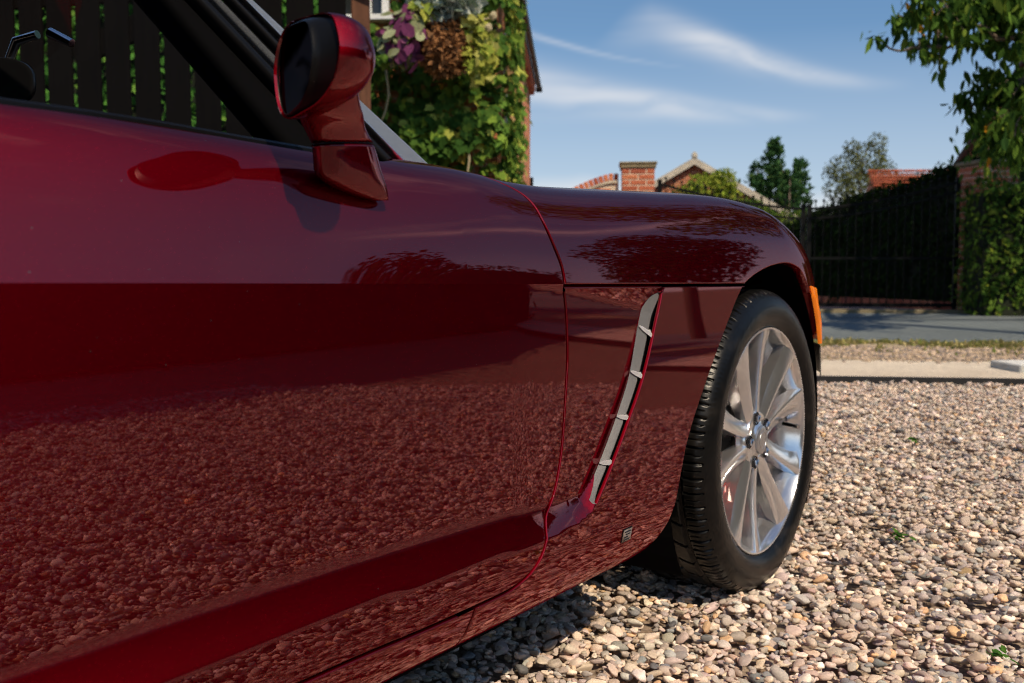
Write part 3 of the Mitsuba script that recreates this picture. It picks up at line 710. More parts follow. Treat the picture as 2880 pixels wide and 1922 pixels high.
        cc = np.repeat(col[idx], m, 0) * (1 + .16 * (rng.random((len(idx) * m, 1)) - .5))
        yield V.reshape(-1, 3), FF, Nn.reshape(-1, 3), cc


gk = thing('gravel', 'loose rounded tan and grey pebbles covering the drive', 'gravel', kind='stuff')
for i, (v, f, n, c) in enumerate(gravel()):
    scene[f'gravel__{i + 1:03d}'] = {'type': 'ply', 'filename': meshkit.write_ply((v, f), normals=n, color=c), 'face_normals': False, 'bsdf': {'type': 'ref', 'id': 'stone'}}

# ---------------------------------------------------------------- leaves
def leaf_shape(kind):
    if kind == 'ivy':
        a = np.array([(0, 0), (.16, .30), (.02, .46), (.38, .34), (.52, .52), (.66, .24), (1, 0), (.66, -.24), (.52, -.52), (.38, -.34), (.02, -.46), (.16, -.30)])
    elif kind == 'oval':
        a = np.array([(0, 0), (.3, .24), (.7, .2), (1, 0), (.7, -.2), (.3, -.24)])
    elif kind == 'long':
        a = np.array([(0, 0), (.25, .17), (.6, .17), (1, 0), (.6, -.17), (.25, -.17)])
    elif kind == 'round':
        a = np.array([(0, 0), (.2, .3), (.6, .38), (.92, .2), (1, 0), (.92, -.2), (.6, -.38), (.2, -.3)])
    else:                                        # a plain blade of two faces
        v = np.array([(0, 0, 0), (.5, .26, .05), (1, 0, -.04), (.5, -.26, .05)]); return v, np.array([(0, 2, 1), (0, 3, 2)])
    z = .12 * abs(a[:, 1]) - .10 * a[:, 0] ** 2; v = np.vstack([np.column_stack([a, z]), [.45, 0, -.04]]); k = len(a); i = np.arange(k)
    return v, np.stack([np.full(k, k), (i + 1) % k, i], 1)


def leaves(P, size, normal, down, kind, cols, weights, spread=.6, var=.18, rg=None, tip=None):
    """many leaves as one mesh: P (n, 3), facing about the given normals, their tips about the given direction"""
    rg = rg or rng; n = len(P); tv, tf = leaf_shape(kind)
    nn = np.broadcast_to(normal, (n, 3)) + rg.normal(0, spread, (n, 3)); nn /= np.linalg.norm(nn, axis=1, keepdims=True)
    d = np.broadcast_to(down, (n, 3)) + rg.normal(0, spread, (n, 3)); d -= (d * nn).sum(1)[:, None] * nn; d /= np.linalg.norm(d, axis=1, keepdims=True) + 1e-9
    b = np.cross(nn, d); sz = np.broadcast_to(size, (n,)) * np.clip(rg.normal(1, .22, n), .5, 1.6)
    V = P[:, None] + sz[:, None, None] * (tv[None, :, :1] * d[:, None] + tv[None, :, 1:2] * b[:, None] + tv[None, :, 2:] * nn[:, None])
    F = (tf[None] + (np.arange(n) * len(tv))[:, None, None]).reshape(-1, 3); w = np.asarray(weights, float)
    c = (np.asarray(cols)[rg.choice(len(cols), n, p=w / w.sum())] if w.ndim == 1 else np.array([np.asarray(cols)[rg.choice(len(cols), p=q / q.sum())] for q in w])) * np.exp(rg.normal(0, var, (n, 1)))
    return V.reshape(-1, 3), F, np.repeat(c, len(tv), 0)


def put_leaves(name, L, parent=None, label=None, kind=None, mat='leaf'):
    k = key(parent + '__' + name if parent else name)
    scene[k] = {'type': 'ply', 'filename': meshkit.write_ply((L[0], L[1]), False, None, L[2]), 'face_normals': True, 'bsdf': {'type': 'ref', 'id': mat}}
    if label or kind: labels[k] = {a: b for a, b in (('label', label), ('kind', kind)) if b}
    return k


def merge_leaves(*Ls):
    at, V, F, C = 0, [], [], []
    for v, f, c in Ls: V.append(v); F.append(f + at); C.append(c); at += len(v)
    return np.vstack(V), np.vstack(F), np.vstack(C)


scene['leaf'] = dict(type='principledthin', base_color=VC, roughness=.42, spec_trans=0., diff_trans=.55, eta=1.45)
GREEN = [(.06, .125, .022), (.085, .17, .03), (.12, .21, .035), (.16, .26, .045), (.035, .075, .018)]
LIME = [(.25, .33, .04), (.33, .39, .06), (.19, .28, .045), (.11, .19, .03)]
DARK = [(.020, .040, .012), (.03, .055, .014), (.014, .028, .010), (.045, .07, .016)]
principled('bark', mikit.proc(lambda p, n, uv: mikit.mix((.10, .075, .055), (.20, .16, .125), mikit.fbm(p.x * 30, p.y * 30, p.z * 9))), .9)
principled('leaf_litter', (.012, .018, .007), .95)


def bricks_tex(p, n, uv):
    h = mikit.mix(mi.Color3f(p.x), mi.Color3f(p.y), 0.)
    u = (p.x * FW[1] - p.y * FW[0]) * 1.0; u = dr.select(dr.abs(n.x * RT[0] + n.y * RT[1]) > .7, p.x * FW[0] + p.y * FW[1], p.x * RT[0] + p.y * RT[1])
    row = dr.floor(p.z / .075); uu = u / .225 + .5 * (row - 2 * dr.floor(row / 2)); fu, fz = uu - dr.floor(uu), p.z / .075 - row
    m = dr.select((fu < .045) | (fz < .13), 1., 0.)
    col = mikit.mix((.40, .125, .058), (.52, .20, .10), mikit.cell_rand(dr.floor(uu), row, 3)) * (.75 + .5 * mikit.fbm(p.x * 9, p.y * 9, p.z * 9))
    return mikit.mix(col, (.46, .38, .29), m)


principled('brick_wall', mikit.proc(bricks_tex), .85, spec=.2)
for i, c in enumerate([(.50, .155, .085), (.43, .125, .07), (.58, .21, .11), (.37, .105, .065)]):
    principled(f'brick_{"abcd"[i]}', mikit.proc((lambda c: lambda p, n, uv: mi.Color3f(c) * (.6 + .8 * mikit.fbm(p.x * 45, p.y * 45, p.z * 45)))(c)), .85, spec=.2)
BR = ['brick_a', 'brick_b', 'brick_c', 'brick_d']
principled('mortar', mikit.proc(lambda p, n, uv: mi.Color3f(.66, .56, .44) * (.75 + .5 * mikit.fbm(p.x * 30, p.y * 30, p.z * 30))), .95, spec=.1)
principled('cap_stone', mikit.proc(lambda p, n, uv: mikit.mix((.34, .28, .18), (.17, .15, .09), mikit.fbm(p.x * 12, p.y * 12, p.z * 30))), .9, spec=.1)
principled('barge', mikit.proc(lambda p, n, uv: mi.Color3f(.50, .45, .36) * (.7 + .6 * mikit.fbm(p.x * 6, p.y * 6, p.z * 6))), .85)
principled('roof_tile', mikit.proc(lambda p, n, uv: mikit.mix((.50, .15, .08), (.36, .10, .06), mikit.cell_rand(dr.floor((p.x * RT[0] + p.y * RT[1]) / .17), dr.floor(p.z / .07), 5)) * (.7 + .6 * mikit.fbm(p.x * 5, p.y * 5, p.z * 5))), .85, spec=.2)
principled('dark_tile', mikit.proc(lambda p, n, uv: mi.Color3f(.10, .06, .05) * (.6 + .8 * mikit.fbm(p.x * 8, p.y * 8, p.z * 8))), .85)
principled('wrought_iron', (.0045, .005, .0055), .55, spec=.15)
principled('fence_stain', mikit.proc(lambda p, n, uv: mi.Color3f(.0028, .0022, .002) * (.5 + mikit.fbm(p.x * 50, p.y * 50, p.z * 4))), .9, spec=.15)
principled('post_wood', mikit.proc(lambda p, n, uv: mi.Color3f(.13, .06, .035) * (.5 + mikit.fbm(p.x * 60, p.y * 60, p.z * 5))), .85, spec=.2)
principled('white_paint', (.75, .77, .78), .4)
scene['dark_pane'] = dict(type='twosided', bsdf=dict(type='principled', base_color=rgb(.02, .022, .025), roughness=.05, specular=.6))
principled('coir', mikit.proc(lambda p, n, uv: mikit.mix((.23, .105, .04), (.42, .22, .10), mikit.fbm(p.x * 60, p.y * 60, p.z * 60)) * (.6 + .8 * mikit.noise(p.x * 170, p.y * 170, p.z * 170))), .95, spec=.05)
principled('twig', (.20, .14, .09), .9)
principled('pale_twig', (.42, .36, .22), .9)


def tarmac(p, n, uv):
    sp_ = mikit.cell_rand(p.x / .008, p.y / .008, 0); big = mikit.fbm(p.x * 1.6, p.y * .8, 0)
    return mi.Color3f(.115, .135, .14) * (.62 + .42 * sp_ + .4 * big)


principled('tarmac', mikit.proc(tarmac), .75, spec=.35)
principled('shadow_strip', (.03, .032, .034), .6)  # flat dark colour standing in for a thin cast shadow on the road
principled('concrete', mikit.proc(lambda p, n, uv: mikit.mix((.56, .50, .41), (.44, .37, .29), mikit.fbm(p.x * 2.3, p.y * 2.3, 0)) * (.82 + .3 * mikit.fbm(p.x * 40, p.y * 40, 0))), .95, spec=.1)
principled('slab', mikit.proc(lambda p, n, uv: mi.Color3f(.52, .52, .50) * (.8 + .4 * mikit.fbm(p.x * 15, p.y * 15, 0))), .9, spec=.1)
principled('earth', mikit.proc(lambda p, n, uv: mikit.mix((.36, .29, .21), (.25, .21, .13), mikit.fbm(p.x * 3, p.y * 3, 0)) * (.6 + .7 * mikit.cell_rand(p.x / .02, p.y / .02, 0))), .95, spec=.05)
principled('block_paving', mikit.proc(lambda p, n, uv: mikit.mix((.25, .16, .13), (.17, .12, .10), mikit.cell_rand(p.x / .1, p.y / .2, 0))), .9, spec=.1)

# ---------------------------------------------------------------- strips of ground up to the gate
structure('concrete_edging', sheet(-9, 14, 6.0, 7.2, .012), 'concrete', 'sandy concrete strip along the front edge of the gravel drive')
ed = in_view(box(2.5, 0, 0, 23, .022, .05)); ed = box(2.5, 5.985, .0, 23, .022, .055); v = ed.vertices; v[:, 1] += LN * (v[:, 0] - 2.3); ed.vertices = v
k = put('edging_strip', in_view(ed), 'dark_steel'); labels[k] = {'label': 'thin dark edging strip between the gravel and the concrete', 'category': 'edging'}
structure('verge', sheet(-30, 40, 7.19, 8.95, .008), 'earth', 'earthy verge of loose stones and dry grass beside the road')
structure('road', sheet(-60, 80, 8.93, 14.25, .016), 'tarmac', 'grey tarmac lane running across between the drive and the gate')
k = put('shadow_strip', sheet(-60, 80, 13.05, 13.10, .020, LN - .09), 'shadow_strip', 'road', label='dark strip painted as a wire shadow along the far side of the lane')  # shadow of an overhead wire, painted as a dark sheet over the tarmac
structure('gateway_paving', sheet(-8, 18, 14.24, 40, .012), 'block_paving', 'shaded pinkish block paving behind the iron gate')
kb = box(4, 14.26, .03, 24, .10, .07); v = kb.vertices; v[:, 1] += LN * (v[:, 0] - 2.3); kb.vertices = v
k = put('kerb', in_view(kb), 'cap_stone'); labels[k] = {'label': 'low stone kerb along the far edge of the lane', 'kind': 'structure'}
sb = box(3.55, 6.55, .03, .62, .34, .06, .008); sb.apply_transform(trimesh.transformations.rotation_matrix(.1, [0, 0, 1], (3.55, 6.55, 0)))
k = put('paving_slab', in_view(sb), 'slab'); labels[k] = {'label': 'pale grey slab lying on the verge at the right edge', 'category': 'paving slab'}


rng = np.random.default_rng(51)


def verge_stuff():
    n = 5200; r = rng.uniform(1.4, 5.6, n); f = rng.uniform(7.0, 8.2, n) + .35 * rng.random(n) ** 2; f += LN * (r - 2.3)
    keep = rng.random(n) < np.clip(.45 + .6 * np.sin(r * 2.1 + f) * .5 + (f - 7.1 - LN * (r - 2.3)) * .5, .1, 1); r, f = r[keep], f[keep]; n = len(r)
    m = trimesh.creation.icosphere(subdivisions=0); s = np.exp(rng.normal(math.log(.016), .35, n)); q = rng.uniform(.6, 1, (n, 3)) * s[:, None]; q[:, 2] *= .7
    V = m.vertices[None] * q[:, None] + Wn(np.stack([r, f, .012 + 0 * r], 1))[:, None]; F = (m.faces[None] + (np.arange(n) * 12)[:, None, None]).reshape(-1, 3)
    pal = np.array([(.52, .40, .29), (.42, .32, .25), (.58, .45, .33), (.36, .28, .22), (.46, .34, .23), (.25, .21, .19)]); c = np.repeat(pal[rng.integers(0, 6, n)] * np.exp(rng.normal(0, .15, (n, 1))), 12, 0)
    k = thing('verge_stones', 'loose stones scattered over the verge beside the road', 'stones', kind='stuff')
    scene[k] = {'type': 'ply', 'filename': meshkit.write_ply((V.reshape(-1, 3), F), True, None, c), 'face_normals': False, 'bsdf': {'type': 'ref', 'id': 'stone'}}
    n = 8000; r = rng.uniform(1.2, 6.2, n); f = 8.95 - abs(rng.normal(0, .36, n)) - .9 * (rng.random(n) < .12) * rng.random(n) + LN * (r - 2.3)
    clump = meshkit.fbm(np.stack([r * 2.2, f * 2.6, 0 * r], 1), 3); keep = clump > .47 + .12 * rng.random(n); r, f = r[keep], f[keep]
    P = Wn(np.stack([r, f, .005 + 0 * r], 1))
    L = leaves(P, .045, RT + np.array([0, 0, .3]), np.array([0, 0, 1.]), 'blade', [(.46, .40, .17), (.36, .35, .12), (.25, .30, .09), (.56, .48, .25)], [3, 3, 2, 2], spread=.7)
    k = thing('verge_grass', 'dry olive grass tufts along the near edge of the road', 'grass', kind='stuff'); d = put_leaves('x', L); scene[k] = scene.pop(d)


verge_stuff()
for (r, f, z), lab in (((1.0, 2.52, .012), 'tiny green weed sprouting among the pebbles right of the wheel'), ((.875, 1.74, .012), 'green weed sprouting among the pebbles at the bottom right'), ((1.62, 3.95, .01), 'small green weed in the gravel to the right of the tyre')):
    n = 16; P = Wn(np.array([[r, f, z]])) + rng.normal(0, .008, (n, 3)) * [1, 1, .4]
    L = leaves(P, .022, np.array([0, 0, 1.]), rng.normal(0, 1, (n, 3)) + [0, 0, .6], 'oval', [(.06, .16, .03), (.10, .22, .04)], [1, 1], spread=.4)
    k = thing('weed', lab, 'weed'); put_leaves('leaf_rosette', L, k)

# ---------------------------------------------------------------- brick piers, swept wall, gate
def course_bricks(parent, frame, w, d, z0, z1, n0=0):
    """bricks round a pier: frame(x, y, z) -> world; w wide, d deep"""
    z = z0; k = n0; h, g = .062, .016
    while z + h < z1 + 1e-6:
        for face in range(4):
            L = w if face % 2 == 0 else d; D_ = d if face % 2 == 0 else w; nb = round(L / .225)
            cuts = [0, *[(i) * L / nb for i in range(1, nb)], L] if k % 2 == 0 else [0, *[(i + .5) * L / nb for i in range(nb)], L]
            for a, b in zip(cuts[:-1], cuts[1:]):
                m = box((a + b) / 2 - L / 2, -D_ / 2 + .05, z + h / 2, b - a - g, .1 + .004 * rng.random(), h, .004)
                m.apply_transform(trimesh.transformations.rotation_matrix(face * math.pi / 2, [0, 0, 1])); m.vertices = frame(m.vertices)
                put('brick', m, BR[rng.choice(4, p=[.4, .25, .25, .1])], parent)
        z += h + g; k += 1


def frame_at(r, f, rot):
    c, s_ = math.cos(rot), math.sin(rot)
    def fr(v): v = np.asarray(v); return Wn(np.stack([r + v[:, 0] * c - v[:, 1] * s_, f + v[:, 0] * s_ + v[:, 1] * c, v[:, 2]], 1))
    return fr


def fbox(fr, *a, **k):
    m = box(*a, **k); m.vertices = fr(m.vertices); m.fix_normals() if m.volume < 0 else None; return m


rng = np.random.default_rng(41)
GL_, GR_ = np.array([1.80, 14.4]), np.array([6.60, 13.95]); grot = math.atan2(GR_[1] - GL_[1], GR_[0] - GL_[0])
pier = thing('gate_pier', 'sunlit red brick gate pier with a flat stone cap, left of the iron gate', 'gate pier')
fr = frame_at(*GL_, grot)
put('mortar_core', fbox(fr, 0, 0, 1.02, .445, .445, 2.04), 'mortar', pier)
course_bricks(pier, fr, .46, .46, .02, 2.045)
put('cap', cat([fbox(fr, 0, 0, 2.075, .50, .50, .05, bevel=.008), fbox(fr, 0, 0, 2.118, .535, .535, .036, bevel=.012)]), 'cap_stone', pier)
pier2 = thing('gate_pier', 'shaded brick gate pier half hidden by the clipped hedge on the right', 'gate pier')
fr2 = frame_at(*GR_, grot + .25)
put('mortar_core', fbox(fr2, 0, 0, 1.02, .545, .545, 2.04), 'mortar', pier2)
course_bricks(pier2, fr2, .56, .56, .02, 2.045)
put('cap', fbox(fr2, 0, 0, 2.085, .62, .62, .06, bevel=.012), 'cap_stone', pier2)
# wall sweeping down to the left of the sunlit pier
wall = thing('swept_wall', 'red brick garden wall sweeping down from the sunlit pier with a soldier course on top', 'wall')
def wtop(x): return 1.985 - .80 * np.clip((x - .38) / 1.7, 0, 1) ** 1.25 * (1 + .15 * np.clip((x - .38) / 1.7, 0, 1)) if np.ndim(x) == 0 else np.array([wtop(float(t)) for t in x])
xs = np.linspace(.27, 3.2, 60); wl = GL_ + np.array([0, .02])
def wfr(v): v = np.asarray(v); return frame_at(*wl, grot)(np.stack([-v[:, 0], v[:, 1], v[:, 2]], 1))
poly = Polygon([(xs[0], 0), *[(x, wtop(x) - .13) for x in xs], (xs[-1], 0)]); m = trimesh.creation.extrude_polygon(poly, .20, engine='earcut'); v = m.vertices[:, [0, 2, 1]].copy(); v[:, 1] -= .09; m.vertices = wfr(v); m.fix_normals(); put('mortar_core', m, 'mortar', wall)
bandv = [[(x, y, wtop(x) - dz) for y, dz in ((-.125, .135), (-.125, .098), (.125, .098), (.125, .135))] for x in xs]
m = loft(np.array(bandv)); m.vertices = wfr(m.vertices); m.fix_normals(); put('tile_band', m, 'barge', wall)
s_ = .27
while s_ < 2.6:
    sl_ = (wtop(s_ + .05) - wtop(s_ + .02)) / .03; an_ = math.atan(sl_)
    m = box(0, 0, .0, .062, .225, .098, .005); m.apply_transform(trimesh.transformations.rotation_matrix(-an_, [0, 1, 0])); m.apply_translation((s_ + .035, 0, wtop(s_ + .035) - .049)); m.vertices = wfr(m.vertices); m.fix_normals()
    put('coping_brick', m, BR[rng.choice(4, p=[.3, .1, .55, .05])], wall); s_ += .073 * math.cos(an_)
z, k_ = 1.0, 0
while z < 1.9:
    x = .27 + (.1125 if k_ % 2 else 0)
    while x < 2.4:
        if min(wtop(x), wtop(x + .215)) - .14 > z + .068:
            m = box(x + .1075, -.052, z + .034, .215, .1, .068, .004); m.vertices = wfr(m.vertices); m.fix_normals(); put('brick', m, BR[rng.choice(4, p=[.4, .25, .25, .1])], wall)
        x += .225
    z += .078; k_ += 1
# gate: two leaves, bars with ball tops
gate = thing('iron_gate', 'black wrought iron double gate with a dipping top rail and ball-topped bars', 'gate')
gl_len = float(np.linalg.norm(GR_ - GL_)); g0, g1 = .285, gl_len - .36; gc = (g0 + g1) / 2; ghalf = (g1 - g0) / 2
gfr = lambda v: frame_at(*GL_, grot)(np.asarray(v, float))
def gtop(x): return 1.475 + .37 * (abs(x - gc) / ghalf) ** 1.55
for a, b in ((g0, gc - .012), (gc + .012, g1)):
    lf = key(gate + '__leaf'); x = np.linspace(a, b, 24)
    def railm(z, h, d=.035):
        r_ = np.array([[(q, -d / 2, zz - h / 2), (q, d / 2, zz - h / 2), (q, d / 2, zz + h / 2), (q, -d / 2, zz + h / 2)] for q, zz in zip(x, z)]); m = loft(r_); m.vertices = gfr(m.vertices); m.fix_normals(); return m
    put('rail', railm(gtop(x), .035), 'wrought_iron', lf); put('rail', railm(gtop(x) - .135, .03), 'wrought_iron', lf)
    put('rail', railm(0 * x + .12, .05), 'wrought_iron', lf); put('rail', railm(0 * x + .78, .035), 'wrought_iron', lf)
    for e in (a + .03, b - .03): put('stile', fbox(gfr, e, 0, (gtop(e) + .05) / 2 + .03, .06, .05, gtop(e) + .02), 'wrought_iron', lf)
    for q in np.arange(a + .115, b - .07, .112):
        t = gtop(q) + .105
        m = cat([tube([(q, 0, .10), (q, 0, t)], .0085, 6), trimesh.creation.icosphere(subdivisions=1, radius=.021).apply_translation((q, 0, t)) ]); m.vertices = gfr(m.vertices); put('bar', m, 'wrought_iron', lf, smooth=40)
        rg_ = trimesh.creation.torus(.034, .006, major_sections=12, minor_sections=4); rg_.apply_transform(trimesh.transformations.rotation_matrix(math.pi / 2, [1, 0, 0])); rg_.apply_translation((q + .056, 0, gtop(q + .056) - .068)); rg_.vertices = gfr(rg_.vertices)
        if q + .1 < b - .07: put('ring', rg_, 'wrought_iron', lf)

# ---------------------------------------------------------------- hedges and trees
def lump(c, rad, n, rg=None, inner=.55):
    rg = rg or rng
    d = rg.normal(0, 1, (n, 3)); d /= np.linalg.norm(d, axis=1, keepdims=True); r_ = rg.uniform(inner ** 3, 1, (n, 1)) ** (1 / 3)
    return np.asarray(c) + d * r_ * np.asarray(rad), d


def hedge(name, label, pts, width, h0, h1, size, n, cols, wts, cat_='hedge', group=None, lean=0., noise_=.10):
    """a clipped hedge along a line of (right, forward) points, from ground to a height that may change along it"""
    t = thing(name, label, cat_, group); p = np.asarray(pts, float); s = np.r_[0, np.cumsum(np.linalg.norm(np.diff(p, axis=0), axis=1))]; L = s[-1]
    def at(q): return np.stack([np.interp(q, s, p[:, i]) for i in (0, 1)], -1)
    def hh(q): return h0 + (h1 - h0) * q / L
    dr_ = (p[-1] - p[0]) / np.linalg.norm(p[-1] - p[0]); nr = np.array([dr_[1], -dr_[0]])
    k = max(8, int(L / .5)); q = np.linspace(0, L, k); rr = []
    for x in q:
        c = at(x); H = hh(x) - .10; w = width / 2 - .10
        rr.append([[*(c + nr * a), z] for a, z in ((-w, .02), (-w, H * .9), (-w * .8, H), (w * .8, H), (w, H * .9), (w, .02))])
    m = loft(np.array(rr)); m.vertices = Wn(m.vertices); m.fix_normals(); put('inner_growth', m, 'leaf_litter', t)
    q = rng.uniform(0, L, n); H = hh(q); a = rng.uniform(0, 2 + width / H.mean(), n); c = at(q); P = np.zeros((n, 3)); N = np.zeros((n, 3))
    left, top = a < 1, (a >= 1) & (a < 1 + width / H.mean()); right = ~left & ~top; w = width / 2
    sd = np.where(left, -1., 1.); zz = np.where(left, a, a - 1 - width / H.mean()) * H; ta = (a - 1) / (width / H.mean()) * 2 - 1
    bump = (meshkit.fbm(np.stack([q * 1.7, zz * 1.7, sd * 5 + 9], 1), 3) - .5) * 2 * noise_ - rng.random(n) ** 2 * .12
    P[:, :2] = c + nr * np.where(top, ta * w, sd * (w + bump))[:, None]; P[:, 2] = np.where(top, H + bump - .06 * ta ** 4, zz); N[:, :2] = nr * np.where(top, 0, sd)[:, None]; N[:, 2] = np.where(top, 1, .25)
    m_ = max(200, n // 12); qe = np.where(rng.random(m_) < .5, 0., L); He = hh(qe); Pe = np.zeros((m_, 3)); Ne = np.zeros((m_, 3))
    Pe[:, :2] = at(qe) + nr * rng.uniform(-width / 2, width / 2, (m_, 1)) + dr_ * (np.where(qe > 0, 1, -1) * rng.uniform(.0, .14, m_))[:, None]; Pe[:, 2] = rng.random(m_) * He; Ne[:, :2] = dr_ * np.where(qe > 0, 1, -1)[:, None]; Ne[:, 2] = .25
    e = rng.random(n) < .06; P[:, 2] += np.where(top & e, rng.random(n) * .16, 0)
    P, N = np.vstack([P, Pe]), np.vstack([N, Ne]); Nw = N[:, :1] * RT + N[:, 1:2] * FW + N[:, 2:] * np.array([0, 0, 1.])
    put_leaves('foliage', leaves(Wn(P), size, Nw, np.array([0, 0, -.5]), 'oval' if size > .06 else 'blade', cols, wts, spread=.65), t); return t


def branchy(parent, base, top, r0, r1, n=6, wob=.12, bark='bark', name='trunk'):
    t = np.linspace(0, 1, n); p = np.asarray(base) + (np.asarray(top) - np.asarray(base)) * t[:, None]; p[1:-1] += rng.normal(0, wob, (n - 2, 3)) * [1, 1, .3]
    put(name, tube(Wn(p), r0 + (r1 - r0) * t, 8), bark, parent, smooth=True); return p


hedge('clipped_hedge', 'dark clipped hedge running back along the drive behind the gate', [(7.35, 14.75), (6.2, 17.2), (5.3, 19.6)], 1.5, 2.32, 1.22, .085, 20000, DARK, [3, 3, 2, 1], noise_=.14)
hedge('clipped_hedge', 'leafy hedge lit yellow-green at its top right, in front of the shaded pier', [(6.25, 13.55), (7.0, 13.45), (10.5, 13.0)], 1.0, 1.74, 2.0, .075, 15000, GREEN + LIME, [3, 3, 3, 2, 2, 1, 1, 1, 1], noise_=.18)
hedge('low_hedge', 'bright green low hedge seen through the left gate leaf', [(1.5, 25), (5.6, 24.5), (8.6, 27.5)], 1.2, 1.9, 2.0, .085, 8000, LIME + GREEN, [3, 2, 3, 2, 2, 2, 2, 2, 0], noise_=.25)
plinth = thing('brick_edging', 'low row of worn bricks along the foot of the dark hedge behind the gate', 'brick edging')
for t_ in np.linspace(0, 1, 24)[:-1]:
    a_ = np.array([6.62, 14.55]) + t_ * (np.array([4.55, 19.0]) - np.array([6.62, 14.55])); put('brick', fbox(frame_at(*a_, -1.134), 0, 0, .07, .20, .10, .14, bevel=.01), BR[int(rng.integers(0, 4))], plinth)
# big hedge across the drive from the car: seen in the paintwork
pv = lambda x, y: ((np.array([x, y]) - EYE[:2]) @ RT[:2], (np.array([x, y]) - EYE[:2]) @ FW[:2])
hedge('boundary_hedge', 'dense boundary hedge across the drive, seen only as the dark band reflected in the door', [pv(-9, -6.0), pv(0, -5.9), pv(9, -6.5)], 1.2, 2.35, 2.4, .08, 12000, DARK, [3, 3, 2, 1], noise_=.12)


def crown_tree(name, label, r, f, h, lumps, size, per, cols, wts, kind='blade', trunk=.12, cat_='tree', group=None, droop=-.4, base=None, spread=.8):
    t = thing(name, label, cat_, group); top = np.array([r, f, h * .8]); branchy(t, (r, f, -.02) if base is None else base, top, trunk, trunk * .25)
    Ps, Ns = [], []
    for (dx, dy, z, rx, rz) in lumps:
        c = np.array([r + dx, f + dy, z]); n = int(per * rx * rx * 12); p, d = lump(c, (rx, rx, rz), n); Ps.append(p); Ns.append(d)
        put('branch', tube(Wn([top * [1, 1, 0] + [0, 0, min(z - rz * .8, h * .78)], (top * [1, 1, 0] + [0, 0, z - rz * .4] + c) / 2, c]), [trunk * .32, trunk * .2, trunk * .08], 6), 'bark', t, smooth=True)
    P, N = np.vstack(Ps), np.vstack(Ns); Nw = N[:, :1] * RT + N[:, 1:2] * FW + N[:, 2:] * np.array([0, 0, 1.]) + [0, 0, .35]
    put_leaves('crown', leaves(Wn(P), size, Nw, np.array([0, 0, droop]), kind, cols, wts, spread=spread), t); return t


rng = np.random.default_rng(61)
# conifer: whorls of upswept sprays round two leaders
def conifer(r, f, peaks, label):
    t = thing('conifer', label, 'conifer'); Ps, Ds = [], []
    for (dx, dy, h, w, n) in peaks:
        branchy(t, (r + dx * .3, f + dy, 0), (r + dx, f + dy, h * .97), .11, .015)
        for i in range(n):
            z = h * (.12 + .88 * rng.random() ** 1.0); a = rng.uniform(0, 2 * np.pi); L = w * (1 - z / h) ** .72 * rng.uniform(.65, 1.15) + .06
            k = 16; s = rng.uniform(.25, 1, k); q = np.stack([r + dx + np.cos(a) * L * s, f + dy + np.sin(a) * L * s, z + L * .45 * s ** 1.6 + rng.normal(0, .03, k)], 1) + rng.normal(0, .045, (k, 3))
            Ps.append(q); Ds.append(np.tile([np.cos(a), np.sin(a), .9], (k, 1)))
    P, Dv = np.vstack(Ps), np.vstack(Ds); Dw = Dv[:, :1] * RT + Dv[:, 1:2] * FW + Dv[:, 2:] * np.array([0, 0, 1.])
    put_leaves('crown', leaves(Wn(P), .15, rng.normal(0, 1, P.shape), Dw, 'blade', [(.05, .13, .05), (.075, .17, .055), (.035, .09, .035), (.12, .21, .06)], [3, 3, 2, 1], spread=.35), t)


conifer(8.62, 33, [(-.05, 0, 4.62, 1.0, 330), (.92, .3, 4.05, .62, 150), (-.55, .2, 3.9, .6, 130), (.45, -.2, 3.6, .75, 120)], 'dark green conifer with two pointed tops rising behind the gate')
crown_tree('birch', 'olive feathery tree with an open crown behind the red tiled roof', 14.55, 42, 6.2, [(-.5, 0, 4.6, .8, .8), (.35, .2, 5.0, .85, .8), (.9, 0, 4.3, .75, .8), (-.9, 0, 3.9, .65, .7), (.1, 0, 3.6, 1.1, .9), (.75, .2, 5.7, .42, .5), (-.35, 0, 5.5, .38, .4), (1.25, 0, 3.6, .5, .6), (-1.25, 0, 4.6, .3, .35), (.0, 0, 2.8, .8, .6)], .14, 95, [(.13, .15, .055), (.16, .18, .07), (.09, .105, .042), (.20, .21, .075)], [3, 3, 2, 1], trunk=.11)
crown_tree('shrub', 'bright yellow-green shrub in front of the brick gable', 4.62, 24, 2.6, [(0, 0, 2.45, .5, .42), (.42, 0, 2.65, .36, .32), (-.45, 0, 2.25, .38, .35), (.1, .1, 1.9, .6, .5), (.55, 0, 2.1, .4, .5)], .11, 330, LIME + [(.30, .32, .05)], [3, 3, 2, 1, 2], trunk=.05, cat_='shrub', droop=-.2)
crown_tree('shrub', 'darker green shrub beside the right slope of the gable', 5.95, 25, 2.2, [(0, 0, 1.95, .42, .36), (.4, .1, 1.75, .4, .35), (-.35, 0, 1.7, .35, .35)], .11, 300, GREEN, [2, 2, 2, 1, 1], trunk=.04, cat_='shrub', droop=-.2)
